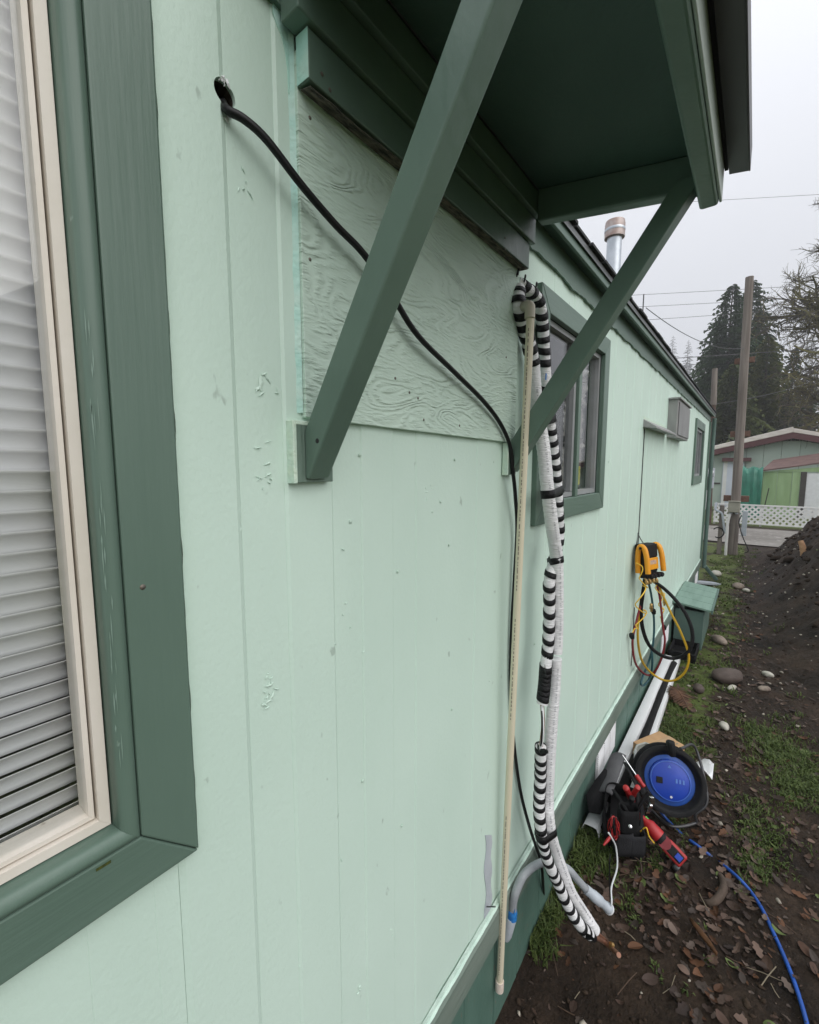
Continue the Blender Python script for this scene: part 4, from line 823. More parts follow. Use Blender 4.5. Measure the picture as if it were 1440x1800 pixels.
s = MB(); s.lathe([(0.0155, -0.004), (0.017, 0.0), (0.017, Lc * .3), (0.0195, Lc * .32), (0.0195, Lc * .62), (0.0155, Lc * .64), (0.0155, Lc * .9), (0.0185, Lc * .92), (0.0185, Lc), (0.012, Lc), (0.011, Lc * .8)], b, t, 16, False); s.build('connector', greyl, cn, smooth=True)
tr = (CAM - end).normalized()
s = MB(); s.lathe([(0.0155, 0.0), (0.020, 0.0), (0.020, 0.006), (0.0155, 0.006), (0.0155, 0)], end, t, 18, False); s.build('lock_ring', whitep, cn, smooth=True)
s = MB(); s.tube(catmull([end - t * 0.05, end + t * 0.004, end + Vector((0.0, -0.01, 0.03)), ony(1075, 1560, -0.262), ony(1085, 1525, -0.27), ony(1083, 1490, -0.26), ony(1076, 1474, -0.25), ony(1070, 1464, -0.24)], 6), 0.0032, 8); s.build('white_wire', whitep, cn, smooth=True)
s = MB(); s.tube(catmull([end - t * 0.05, end + t * 0.01, ony(1072, 1560, -0.262), ony(1072, 1520, -0.262), ony(1073, 1502, -0.26)], 6), 0.0024, 8); s.build('black_wire', blk, cn, smooth=True)
s = MB(); s.tube([ony(856, 1594, -0.008), ony(871, 1594, -0.05)], 0.002, 8); tag(s.build('bent_nail', steel_d), 'short steel nail sticking out of the sealant tape near the skirting', 'nail')

# ================================================================== GAUGE MANIFOLD hung on the wall
gm = thing('gauge_manifold', 'yellow and black digital gauge manifold hanging on the wall with coloured hoses', 'gauge manifold', (3.45, -0.03, 0.95))
gc = ony(1136, 982, -0.075); gw, gh, gd = 0.175, 0.225, 0.075
# the case faces out and a little towards the camera side
ax_r = Vector((0.93, -0.36, 0.0)).normalized(); ax_o = Vector((-0.36, -0.93, 0.12)).normalized(); ax_u = ax_r.cross(ax_o); ax_u = -ax_u if ax_u.z < 0 else ax_u
def gp(a, b, c): return gc + ax_r * a + ax_u * b + ax_o * c
s = MB(); s.obox(gp(0, 0.005, 0), (ax_r, ax_u, ax_o), (gw * 0.80, gh * 0.86, gd)); s.build('case', blkm, gm, bevel=0.016, bseg=3)
s = MB(); s.obox(gp(0, 0.055, gd / 2 + 0.002), (ax_r, ax_u, ax_o), (gw * 0.70, gh * 0.36, 0.006)); s.build('screen_bezel', blkm, gm, bevel=0.003)
s = MB(); s.obox(gp(0, -0.030, gd / 2 + 0.003), (ax_r, ax_u, ax_o), (gw * 0.72, gh * 0.34, 0.006)); fp_ = s.build('face_plate', yel_m, gm, bevel=0.003)
s = MB(); s.obox(gp(0.0, -0.020, gd / 2 + 0.0068), (ax_r, ax_u, ax_o), (gw * 0.46, gh * 0.12, 0.0012)); s.build('display_label', mat('pale_purple_label', (0.36, 0.24, 0.30), (0.6, 0.42, 0.2), nscale=120, mixlo=0.45, mixhi=0.55), fp_)
for sg_ in (-1, 1):
    s = MB(); x = sg_ * gw * 0.47
    s.tube(catmull([gp(x, -0.085, -0.01), gp(x, 0.02, -0.005), gp(x * 0.98, 0.085, 0.012), gp(x, 0.075, 0.042), gp(x * 1.03, 0.015, 0.056), gp(x * 1.05, -0.085, 0.060)], 6), 0.0165, 10); s.build('side_guard', yel_m, gm, smooth=True)
    s = MB(); s.lathe([(0.009, 0), (0.009, 0.004), (0.003, 0.006)], gp(x + sg_ * 0.015, 0.078, 0.026), ax_r * sg_, 12); s.build('hinge_pin', blkm, gm)
s = MB(); s.obox(gp(0, -0.105, 0.015), (ax_r, ax_u, ax_o), (gw * 0.72, 0.035, 0.06)); s.build('valve_block', blkm, gm, bevel=0.008)
for a in (-0.055, -0.02, 0.02, 0.055):
    s = MB(); s.lathe([(0.011, 0), (0.016, 0.006), (0.016, 0.03), (0.012, 0.036)], gp(a, -0.104, 0.04), ax_o, 12); s.build('valve_knob', blkm, gm, smooth=True)
    s = MB(); s.lathe([(0.008, 0), (0.008, 0.02), (0.011, 0.022), (0.011, 0.038), (0.006, 0.045)], gp(a, -0.118, 0.02), -ax_u + ax_o * 0.3, 10); s.build('brass_port', brass, gm, smooth=True)
s = MB(); s.tube(catmull([gp(-0.01, 0.09, 0.0), ony(1125, 945, -0.012), ony(1121, 937, -0.006), ony(1120, 950, -0.008), ony(1119, 975, -0.02)], 5), 0.0028, 6); s.build('hanging_hook', blk, gm, smooth=True)
def hose(px, r, m, name='hose'):
    s = MB(); s.tube(catmull([(ony(u, v, y) if ony(u, v, y).x < 3.62 else onx(u, v, 3.62)) for u, v, y in px], 7), r, 10); return s.build(name, m, gm, smooth=True)
hose([(1134, 1018, -0.07), (1130, 1045, -0.06), (1127, 1075, -0.05), (1130, 1105, -0.06), (1140, 1132, -0.09), (1156, 1148, -0.14), (1178, 1157, -0.20), (1200, 1153, -0.235), (1215, 1137, -0.25), (1217, 1110, -0.24), (1206, 1080, -0.20), (1188, 1055, -0.15), (1168, 1035, -0.11), (1150, 1022, -0.085), (1141, 1014, -0.07)], 0.0125, blkm, 'black_hose')
hose([(1139, 1018, -0.07), (1146, 1052, -0.075), (1150, 1095, -0.07), (1148, 1132, -0.06), (1140, 1165, -0.055), (1130, 1190, -0.05), (1127, 1203, -0.05), (1133, 1204, -0.052), (1143, 1190, -0.055), (1147, 1165, -0.06), (1145, 1140, -0.065)], 0.0075, teal_h, 'teal_hose')
hose([(1127, 1062, -0.05), (1122, 1080, -0.04), (1116, 1105, -0.032), (1112, 1130, -0.03), (1116, 1162, -0.035), (1127, 1180, -0.045), (1142, 1187, -0.055), (1155, 1175, -0.065), (1165, 1150, -0.075), (1169, 1125, -0.08), (1166, 1105, -0.08), (1163, 1075, -0.075), (1159, 1045, -0.075), (1152, 1020, -0.075)], 0.0075, red_soft, 'red_hose')
hose([(1136, 1022, -0.065), (1128, 1050, -0.05), (1122, 1095, -0.035), (1122, 1130, -0.036), (1128, 1160, -0.045), (1140, 1178, -0.075), (1155, 1190, -0.115), (1172, 1197, -0.16), (1190, 1194, -0.19), (1205, 1180, -0.21), (1211, 1160, -0.215), (1208, 1140, -0.205), (1195, 1107, -0.17), (1180, 1078, -0.135), (1168, 1052, -0.105), (1155, 1022, -0.08)], 0.0078, yel_h, 'yellow_hose')
def coil(px, r, amp, turns, m, name='coiled_wire'):
    P = catmull([ony(u, v, y) for u, v, y in px], 20); n = len(P); Q = []
    for i, p in enumerate(P):
        a = 2 * math.pi * turns * i / n; k = math.sin(math.pi * min(1, i / n * 1.15)) ** 0.5 if i else 0
        Q.append(p + Vector((math.cos(a) * amp * k, -abs(math.sin(a)) * amp * 0.5 * k, math.sin(a) * amp * 0.4 * k)))
    s = MB(); s.tube(Q, r, 6); s.build(name, m, gm, smooth=True)
coil([(1118, 990, -0.06), (1128, 1020, -0.07), (1120, 1050, -0.06), (1126, 1078, -0.05), (1118, 1100, -0.04), (1112, 1112, -0.03)], 0.0036, 0.085, 3.4, yel_w)
coil([(1148, 1015, -0.08), (1158, 1045, -0.09), (1160, 1070, -0.09), (1163, 1095, -0.085)], 0.0036, 0.07, 3.0, yel_w)
for u, v, y in ((1145, 1068, -0.085), (1168, 1058, -0.105), (1161, 1050, -0.09)):
    p = ony(u, v, y); s = MB(); s.lathe([(0.006, -0.03), (0.010, -0.026), (0.010, -0.004), (0.013, -0.003), (0.013, 0.010), (0.008, 0.012), (0.008, 0.03)], p, (0.12, -0.05, -1), 10); s.build('brass_fitting', brass, gm, smooth=True)
for u, v, y in ((1168, 1103, -0.085), (1111, 1118, -0.032), (1149, 1075, -0.09)):
    p = ony(u, v, y); s = MB(); s.lathe([(0.008, -0.02), (0.015, -0.016), (0.017, 0.0), (0.013, 0.018), (0.006, 0.022)], p, (0.2, -0.2, -1), 10); s.build('black_clamp', blkm, gm, smooth=True)

# ================================================================== GREEN BOX by the wall
gb = thing('green_wooden_box', 'green wooden box with sloping plank lid against the skirting', 'box', (5.75, -0.17, 0.0))
bx0, bx1, by0, by1 = 5.28, 6.20, -0.285, -0.03
for a, b, nm in (((bx0, by0, -0.05), (bx0 + 0.02, by1, 0.40), 'side_panel'), ((bx1 - 0.02, by0, -0.05), (bx1, by1, 0.40), 'side_panel'), ((bx0 + 0.021, by0, -0.05), (bx1 - 0.021, by0 + 0.02, 0.39), 'front_panel')):
    s = MB(); s.box(a, b); s.build(nm, crate_m, gb, bevel=0.003)
n = 4; lw = (bx1 - bx0 + 0.10) / n
for i in range(n):
    s = MB(); x0 = bx0 - 0.05 + lw * i; s.prism([(x0 + 0.004, -0.345, 0.425), (x0 + 0.004, -0.012, 0.465), (x0 + 0.004, -0.012, 0.487), (x0 + 0.004, -0.345, 0.447)], (lw - 0.008, 0, 0)); s.build('lid_board', lid_m, gb, bevel=0.003)
s = MB(); s.box((bx0 - 0.05, -0.362, 0.408), (bx1 + 0.05, -0.3465, 0.448)); s.build('lid_edge', crate_m, gb, bevel=0.003)
tr_ = thing('black_tray', 'shallow black plastic tray on the ground in front of the green box', 'tray', (5.05, -0.16, 0.0))
s = MB(); s.box((4.86, -0.27, 0.004), (5.24, -0.04, 0.018)); s.build('tray_base', blkm, tr_)
for a, b in (((4.86, -0.27, 0.0185), (4.875, -0.04, 0.085)), ((5.225, -0.27, 0.0185), (5.24, -0.04, 0.085)), ((4.8755, -0.27, 0.0185), (5.2245, -0.255, 0.085)), ((4.8755, -0.055, 0.0185), (5.2245, -0.04, 0.085))):
    s = MB(); s.box(a, b); s.build('tray_rim', blkm, tr_, bevel=0.003)
# loose piece of splash block by the far corner
s = MB(); p = ong(1244, 1012); s.obox((p.x - 0.8, p.y, 0.05), ((0.8, -0.5, -0.15), (0.5, 0.8, 0), (0.1, 0, 1)), (0.65, 0.14, 0.035)); tag(s.build('splash_board', greyl, bevel=0.004), 'pale grey splash board lying at the far corner of the home', 'board')

# ================================================================== MATERIALS AND TOOLS ON THE GROUND
def gz(x, y): return ground_z(x, y)
# white line-set cover channels and a black foam tube lying along the skirting
def channel(x0, x1, yc, w, h, m, z0=0.012, dy=0.0, n=9, t=0.003):
    s = MB(); rows = []
    for i in range(25):
        xx = x0 + (x1 - x0) * i / 24; r = []
        for k in range(n):
            a = math.pi * k / (n - 1); r.append((xx, yc + dy * (xx - x0) + w / 2 * math.cos(a) * (1 if abs(math.cos(a)) < .9 else 1.0), z0 + h * min(1, math.sin(a) * 1.35)))
        rows.append(r)
    s.sheet(rows); return s.build('line_set_cover', m, smooth=True, solid=t)
tag(channel(2.17, 4.72, -0.062, 0.085, 0.062, whitec, 0.02), 'wide white plastic duct cover lying against the green skirting', 'duct cover', 'white duct covers on the ground')
tag(channel(2.30, 4.78, -0.178, 0.045, 0.042, whitec, 0.02, 0.018), 'narrow white plastic duct cover on the yard side of the foam tube', 'duct cover', 'white duct covers on the ground')
s = MB(); s.tube([(2.22 + 0.24 * i, -0.122 + 0.004 * math.sin(i), 0.048 + 0.003 * math.sin(i * 2)) for i in range(11)], 0.028, 14); o = s.build('foam_tube', blkfoam, smooth=True); tag(o, 'black foam pipe insulation tube lying between the white duct covers', 'foam tube')
# tool bag
tb = thing('tool_bag', 'open black tool bag with grey flap and outer pockets beside the skirting', 'tool bag', (2.33, -0.2, 0.0))
def rbox(mb, c, ax, size, n=5, bulge=0.12, taper=0.9):
    """soft bag-like box: rows of rounded rectangle"""
    c = Vector(c); X, Y, Z = [Vector(a).normalized() for a in ax]; rows = []
    for i in range(n + 1):
        t = i / n; k = (1 + bulge * math.sin(math.pi * t)) * (1 + (taper - 1) * t); ring = []
        for j in range(20):
            a = 2 * math.pi * j / 20; ca, sa = math.cos(a), math.sin(a); e = 0.45
            px = abs(ca) ** e * (1 if ca > 0 else -1); py = abs(sa) ** e * (1 if sa > 0 else -1)
            ring.append(c + X * (px * size[0] / 2 * k) + Y * (py * size[1] / 2 * k) + Z * (size[2] * t) + Vector((0.004 * nz(j, i), 0.004 * nz(j, i, 4), 0)))
        rows.append(ring + [ring[0]])
    mb.sheet(rows); mb.add(rows[0][:-1], [tuple(range(20))])
    return rows
BX, BY, BZ = Vector((0.92, 0.2, 0.30)), Vector((-0.2, 0.98, 0)), Vector((-0.30, 0.04, 0.95))
s = MB(); rows = rbox(s, (2.33, -0.195, -0.01), (BX, BY, BZ), (0.25, 0.18, 0.22)); s.build('bag_body', fabric, tb, smooth=True, solid=0.004)
s = MB(); s.obox(Vector((2.33, -0.195, 0.10)), (BX, BY, BZ), (0.22, 0.15, 0.02)); s.build('bag_inside', blkm, tb)
s = MB(); rows = []                                                        # grey padded flap thrown back over the ducts
for i in range(9):
    t = i / 8; a = -0.2 + 2.2 * t; rows.append([Vector((2.30 + 0.30 * k / 6, -0.105 + 0.055 * math.cos(a) * 1.0, 0.150 + 0.055 * math.sin(a))) + Vector((0, 0, 0.05 * k / 6)) for k in range(7)])
s.sheet(rows); s.build('padded_flap', greyflap, tb, smooth=True, solid=0.012)
s = MB(); s.sheet([[(2.22, -0.02, 0.20), (2.34, -0.03, 0.21), (2.46, -0.05, 0.22)], [(2.16, -0.055, 0.16), (2.30, -0.07, 0.19), (2.44, -0.09, 0.22)], [(2.20, -0.10, 0.145), (2.31, -0.11, 0.18), (2.43, -0.12, 0.20)]]); s.build('side_wing', fabric, tb, smooth=True, solid=0.006)
for k, (u, v, w, h) in enumerate(((1095, 1478, 0.075, 0.11), (1117, 1480, 0.07, 0.10), (1104, 1440, 0.08, 0.12))):
    p = ondepth(u, v, 2.08); s = MB(); rbox(s, p - Vector((0, 0, h / 2)), (RT, Vector((0.5, 0.4, 0.2)), Vector((0.05, 0, 1))), (w, 0.045, h), taper=1.05); s.build('outer_pocket', fabric_g if k < 2 else fabric, tb, smooth=True, solid=0.003)
p = ondepth(1108, 1453, 2.035); s = MB(); s.lathe([(0.008, 0), (0.008, 0.003), (0.004, 0.005)], p, CAM - p, 14); s.build('snap_button', chrome, tb, smooth=True)
for pxs in ([(1078, 1388, 2.20), (1090, 1405, 2.12), (1102, 1425, 2.08), (1115, 1440, 2.07)], [(1065, 1410, 2.15), (1062, 1440, 2.14), (1066, 1470, 2.12)], [(1098, 1340, 2.32), (1108, 1360, 2.26), (1120, 1385, 2.2), (1122, 1420, 2.1)]):
    s = MB(); P = catmull([ondepth(*q) for q in pxs], 5); s.sheet([[p + RT * 0.008 for p in P], [p - RT * 0.008 for p in P]]); s.build('strap', fabric, tb, smooth=True, solid=0.003)
# tools sticking out of the bag
def handle(name, label, cat, a, b, r, m, tip=None, group=None):
    a, b = ondepth(*a), ondepth(*b); t = (b - a).normalized(); Lh = (b - a).length; o = thing(name, label, cat, a, group)
    s = MB(); s.lathe([(r * 0.55, 0), (r * 0.95, Lh * 0.05), (r, Lh * 0.35), (r * 0.72, Lh * 0.68), (r * 0.92, Lh * 0.86), (r * 0.85, Lh * 0.97), (r * 0.4, Lh)], a, t, 14); s.build('grip', m, o, smooth=True)
    s = MB(); s.tube([a, a - t * 0.10], 0.004, 8); s.build('shank', chrome, o, smooth=True)
    return o
handle('screwdriver', 'red handled screwdriver sticking up out of the tool bag', 'screwdriver', (1112, 1408, 2.16), (1100, 1384, 2.08), 0.016, red_m)
handle('screwdriver', 'short red knobbed screwdriver beside the longer one in the tool bag', 'screwdriver', (1108, 1405, 2.16), (1122, 1383, 2.08), 0.014, red_m)
handle('screwdriver', 'dark grey handled screwdriver in the middle of the tool bag', 'screwdriver', (1104, 1420, 2.14), (1112, 1402, 2.08), 0.014, blkm)
handle('cutter', 'black handled cutter with a red end near the cord reel', 'cutter', (1118, 1362, 2.26), (1133, 1384, 2.22), 0.012, red_m)
ad_ = thing('adjustable_wrench', 'chrome adjustable wrench with black grip lying across the tool bag', 'wrench', ondepth(1138, 1420, 2.12))
a, b = ondepth(1118, 1428, 2.10), ondepth(1141, 1392, 2.08); s = MB(); s.tube(catmull([a, a.lerp(b, .5) + Vector((0, 0, .006)), b], 5), [0.008] * 6 + [0.010] * 5, 10); s.build('grip', blkm, ad_, smooth=True)
c = ondepth(1146, 1402, 2.10); d = ondepth(1138, 1430, 2.12)
s = MB(); s.prism([c + RT * .012, c + RT * .016 - UP * .02, d + RT * .014, d - RT * .006, d.lerp(c, .35) - RT * .002, d.lerp(c, .6) + RT * .004, c - RT * .008], FW * 0.012); s.build('jaw', chrome, ad_, bevel=0.002)
s = MB(); s.lathe([(0.007, 0), (0.007, 0.012)], c.lerp(d, .5), RT, 12); s.build('thumb_wheel', chrome, ad_, smooth=True)
# red wire hank
rw = thing('red_wire_hank', 'tangled hank of red test leads hanging from the front of the tool bag', 'wires', ondepth(1075, 1470, 2.05)); rr_ = random.Random(4)
for k in range(7):
    c0 = ondepth(1078 + rr_.uniform(-4, 5), 1452, 2.06); P = [c0 + RT * (0.018 * math.cos(a) + rr_.uniform(-.004, .004)) + UP * (0.052 * math.sin(a)) + FW * (0.01 * math.sin(a * 2 + k) - 0.004 * k) for a in [2 * math.pi * i / 12 for i in range(13)]]
    s = MB(); s.tube(catmull(P, 3), 0.0024, 6); s.build('lead', red_m if k % 3 else blk, rw, smooth=True)
a, b = ondepth(1074, 1470, 2.04), ondepth(1061, 1486, 2.02); s = MB(); s.tube([a, a.lerp(b, .4), b], [0.006, 0.008, 0.004], 10); s.build('probe_grip', red_m, rw, smooth=True)
# red cordless tool
ct_ = thing('cordless_tool', 'red and black cordless tool with a blue end lying on the leaves', 'power tool', ong(1170, 1490))
a, b = ondepth(1138, 1448, 2.17), ondepth(1200, 1515, 2.06); t = (b - a).normalized(); Lh = (b - a).length
s = MB(); s.lathe([(0.010, -0.05), (0.014, -0.035), (0.018, -0.012), (0.026, 0.0), (0.031, 0.012), (0.032, Lh * .34), (0.029, Lh * .40)], a, t, 18); s.build('motor_barrel', red_m, ct_, smooth=True)
s = MB(); s.lathe([(0.031, Lh * .36), (0.0325, Lh * .39), (0.0325, Lh * .43), (0.030, Lh * .46)], a, t, 18); s.build('rubber_band', blkm, ct_, smooth=True)
s = MB(); s.lathe([(0.0, 0.004), (0.029, 0.004), (0.029, -0.02), (0.024, -0.03)], a + t * Lh * .50 + (CAM - a).normalized() * 0.018, (CAM - a), 18); s.build('side_cap', red_soft, ct_, smooth=True)
up_ = (CAM - b).normalized(); sd_ = t.cross(up_).normalized(); up_ = sd_.cross(t)
s = MB(); s.obox(a + t * Lh * .78 - up_ * 0.008, (t, sd_, up_), (Lh * .50, 0.064, 0.042)); s.build('battery_body', red_m, ct_, bevel=0.010, bseg=3)
s = MB(); s.obox(a + t * Lh * .80 + up_ * 0.014, (t, sd_, up_), (Lh * .36, 0.040, 0.012)); s.build('black_grip_pad', blkm, ct_, bevel=0.005, bseg=3)
s = MB(); s.obox(a + t * Lh * .88 + up_ * 0.0215, (t, sd_, up_), (Lh * .15, 0.026, 0.004)); s.build('blue_badge', blue_m, ct_, bevel=0.0015)
s = MB(); s.lathe([(0.010, -0.005), (0.018, 0.002), (0.018, 0.02), (0.008, 0.024)], a + t * Lh * .93 - sd_ * 0.038 * (1 if sd_.dot(RT) > 0 else -1) - up_ * 0.012, t, 12); s.build('chuck', steel_d, ct_, smooth=True)
s = MB(); s.obox(a - t * 0.02 + RT * 0.01, (t, sd_, up_), (0.02, 0.03, 0.01)); s.build('green_band', mat('bright_green_plastic', (0.10, 0.55, 0.08), rough=0.4), ct_, bevel=0.003)
s = MB(); s.tube(catmull([ondepth(1125, 1462, 2.1), ondepth(1136, 1455, 2.08), ondepth(1141, 1470, 2.07), ondepth(1150, 1482, 2.07)], 6), 0.003, 6)
tag(s.build('yellow_lead', yel_w, smooth=True), 'short loop of yellow lead between the tool bag and the red cordless tool', 'wire')
# cord reel
cr_ = thing('cord_reel', 'black and blue extension cord reel tilted on its wire stand', 'cord reel', (2.70, -0.37, 0.0))
rc = ondepth(1175, 1369, 2.36); nx = Vector((-0.86, -0.30, 0.42)).normalized()
s = MB(); s.lathe([(0.150, -0.052), (0.168, -0.048), (0.172, -0.040), (0.168, -0.030), (0.110, -0.026)], rc, nx, 40); s.build('rear_flange', blkm, cr_, smooth=True)
s = MB(); s.lathe([(0.10, -0.03), (0.132, -0.02), (0.134, 0.02), (0.10, 0.03)], rc, nx, 36); s.build('wound_cord', blue_cord, cr_, smooth=True)
for k in range(7):
    s = MB(); s.lathe([(0.1335 + 0.0042 * math.cos(a), -0.021 + k * 0.0072 + 0.0042 * math.sin(a)) for a in [2 * math.pi * i / 6 for i in range(7)]], rc, nx, 36, False); s.build('cord_turn', blue_cord, cr_, smooth=True)
s = MB(); s.lathe([(0.130, 0.026), (0.158, 0.030), (0.168, 0.038), (0.166, 0.052), (0.150, 0.056), (0.140, 0.052), (0.134, 0.036), (0.120, 0.028)], rc, nx, 40, False); s.build('front_flange', blkm, cr_, smooth=True)
s = MB(); s.lathe([(0.100, 0.030), (0.098, 0.046), (0.090, 0.050), (0.002, 0.052)], rc, nx, 36); hub = s.build('blue_hub', blue_m, cr_, smooth=True)
u1 = nx.cross(Vector((0, 0, 1))).normalized(); u2 = nx.cross(u1).normalized(); u2 = u2 if u2.z > 0 else -u2; u1 = u1 if u1.dot(RT) > 0 else -u1
s = MB(); s.lathe([(0.093, 0.0505), (0.0945, 0.0525), (0.091, 0.053)], rc, nx, 36, False); s.build('hub_rim', mat('light_blue_plastic', (0.06, 0.16, 0.55), rough=0.3), hub, smooth=True)
s = MB(); s.obox(rc + nx * 0.053 - u1 * 0.052 - u2 * 0.005, (u1, u2, nx), (0.030, 0.030, 0.006)); s.build('socket', blkm, hub, bevel=0.004)
s = MB(); s.lathe([(0.006, 0), (0.006, 0.002)], rc + nx * 0.052 - u2 * 0.075 + u1 * 0.0, nx, 12); s.build('rivet', chrome, hub)
wlab = mat('white_print', (0.7, 0.72, 0.75), rough=0.5)
s = MB()
for k in range(3): s.obox(rc + nx * 0.0527 + u1 * (0.028 + 0.016 * k) + u2 * 0.004, (u1, u2, nx), (0.009, 0.02, 0.001))
s.prism([rc + nx * 0.0522 - u1 * 0.012 + u2 * 0.060, rc + nx * 0.0522 + u1 * 0.006 + u2 * 0.060, rc + nx * 0.0522 - u1 * 0.003 + u2 * 0.076], nx * 0.001); s.build('printed_marks', mat('pale_blue_print', (0.10, 0.22, 0.62), rough=0.5), hub)
s = MB(); s.obox(rc + nx * 0.0515 + u1 * 0.148 - u2 * 0.045, (u1 * 0.3 + u2, u1 - u2 * 0.3, nx), (0.055, 0.014, 0.002)); s.build('white_badge', wlab, cr_)
st_ = [rc + u2 * 0.0 - nx * 0.09 + u1 * 0.185, rc - nx * 0.08 + u1 * 0.18 - u2 * 0.13]
s = MB(); g1 = ong(1222, 1447, 0.02); g2 = ong(1180, 1452, 0.02); g3 = ong(1146, 1425, 0.02)
s.tube(catmull([rc + nx * 0.06 + u2 * 0.165 + u1 * 0.05, rc - nx * 0.06 + u2 * 0.17 + u1 * 0.15, rc + u1 * 0.185 - u2 * 0.06 - nx * 0.03, g1 + Vector((0, 0, 0.05)), g1, g2, g3, rc - u1 * 0.16 - u2 * 0.10 - nx * 0.02], 8), 0.0075, 10); s.build('wire_stand', steel_d, cr_, smooth=True)
a = ondepth(1182, 1322, 2.30); b = ondepth(1180, 1304, 2.30)
s = MB(); s.lathe([(0.014, 0), (0.018, 0.006), (0.018, 0.068), (0.013, 0.075)], a - UP * 0.02, (b - a), 14); s.build('crank_handle', blkm, cr_, smooth=True)
s = MB(); s.tube(catmull([rc - nx * 0.06 + u1 * 0.04 * math.cos(0) + u2 * 0.175, rc + u2 * 0.182 + nx * 0.03, a], 5), 0.012, 10); s.build('carry_handle', blkm, cr_, smooth=True)
# cord running off the reel and across the mud
cpx = [(1150, 1415, 0.10), (1160, 1425, 0.05), (1172, 1440, 0.014), (1190, 1458, 0.002), (1205, 1472, -0.006), (1217, 1480, 0.010), (1231, 1490, 0.012), (1246, 1502, -0.004), (1262, 1514, -0.008), (1276, 1524, 0.010), (1300, 1545, 0.012), (1322, 1570, 0.010), (1342, 1602, 0.010), (1360, 1640, 0.010), (1378, 1680, 0.010), (1396, 1725, 0.009), (1410, 1768, 0.009), (1420, 1805, 0.009), (1432, 1860, 0.008), (1445, 1930, 0.008)]
P = []
for u, v, dz in cpx:
    p = ong(u, v)
    for _ in range(4): p = ong(u, v, gz(p.x, p.y) + dz)
    P.append(p)
s = MB(); s.tube(catmull(P, 6), 0.0072, 12); tag(s.build('blue_extension_cord', blue_cord, smooth=True), 'muddy blue extension cord snaking from the reel across the soil', 'cord')
# cardboard box, clouded plastic bag, white scrap
cb = thing('cardboard_box', 'small brown cardboard box behind the cord reel', 'box', (3.05, -0.25, 0))
cx_, cy_ = 3.02, -0.235; ux, uy = Vector((0.9, -0.43, 0)).normalized(), Vector((0.43, 0.9, 0)).normalized()
s = MB(); s.obox((cx_, cy_, 0.075), (ux, uy, (0, 0, 1)), (0.26, 0.17, 0.15)); s.build('carton', card, cb, bevel=0.003)
s = MB(); s.obox(Vector((cx_, cy_, 0.1515)) - uy * 0.001, (ux, uy, (0, 0, 1)), (0.262, 0.045, 0.0012)); s.build('packing_tape', mat('tan_packing_tape', (0.46, 0.30, 0.17), (0.42, 0.27, 0.15), rough=0.25), cb)
s = MB()
for k in range(3): s.obox(Vector((cx_, cy_, 0.1525)) + ux * (0.04 + 0.028 * k) - uy * 0.055, (ux, uy, (0, 0, 1)), (0.02, 0.006, 0.0008))
s.build('printed_marks', ink, cb)
pb_ = thing('plastic_tub', 'clouded grey plastic tub standing between the ducts and the cord reel', 'tub', (2.78, -0.2, 0))
rows = []
for i in range(5):
    t = i / 4; k = 0.8 + 0.2 * t; rows.append([Vector((2.78 + 0.11 * k * math.cos(a), -0.205 + 0.065 * k * math.sin(a), 0.01 + 0.19 * t + 0.006 * nz(j, i))) for j, a in enumerate([2 * math.pi * q / 8 + 0.4 for q in range(9)])])
s = MB(); s.sheet(rows); s.add(rows[0][:-1], [tuple(range(8))]); s.build('tub_wall', bagp, pb_, solid=0.003, bevel=0.002)
s = MB(); s.tube([p + Vector((0, 0, 0.004)) for p in rows[-1]], 0.006, 8); s.build('tub_rim', bagp, pb_, smooth=True)
s = MB(); a, b = ondepth(1112, 1372, 2.50), ondepth(1118, 1318, 2.55); s.tube([a, b], 0.006, 8); tag(s.build('white_rod', whitep, smooth=True), 'thin white plastic rod leaning in the clouded plastic tub', 'rod')
s = MB(); p = ong(1218, 1352, 0.05); rows = [[p + Vector((0.03 * i, -0.025 * j + 0.01 * nz(i, j), 0.03 * math.sin(i * 1.3 + j) + 0.02 * nz(i * 2, j * 2))) for j in range(5)] for i in range(5)]
s.sheet(rows); tag(s.build('crumpled_plastic', whitep, smooth=True, solid=0.001), 'crumpled white plastic scrap behind the right edge of the cord reel', 'plastic scrap')

# ------------------------------------------------------------------ stones, root, dry fern
def stone(u, v, L_, Wd, Ht, m, rz, label, seed, sink=0.3, name='stone'):
    p = ong(u, v)
    for _ in range(4): p = ong(u, v, gz(p.x, p.y))
    bm = bmesh.new(); bmesh.ops.create_icosphere(bm, subdivisions=3, radius=1)
    for w in bm.verts:
        k = 1 + 0.16 * nz(w.co.x * 1.1 + seed, w.co.y * 1.1, w.co.z * 1.1) + 0.05 * nz(w.co.x * 3 + seed, w.co.y * 3, w.co.z * 3)
        w.co = Vector((w.co.x * L_ / 2, w.co.y * Wd / 2, w.co.z * Ht / 2)) * k
    me = bpy.data.meshes.new(name); bm.to_mesh(me); bm.free(); me.materials.append(m); me.polygons.foreach_set('use_smooth', [True] * len(me.polygons))
    o = bpy.data.objects.new(name, me); col.objects.link(o); o.location = (p.x, p.y, gz(p.x, p.y) + Ht / 2 * (1 - sink)); o.rotation_euler = (0.1 * nz(seed), 0.1 * nz(seed + 3), rz)
    return tag(o, label, 'stone', 'stones lying along the wall')
stone(1278, 1196, 0.26, 0.17, 0.13, stone_br, R(-50), 'large smooth dark brown stone in the middle of the path', 1.1)
stone(1273, 1280, 0.10, 0.06, 0.05, stone_pale, R(15), 'oval cream stone lying alone below the large brown stone', 2.2)
stone(1228, 1216, 0.09, 0.085, 0.08, stone_br, R(0), 'round dark stone left of the large brown stone', 3.3)
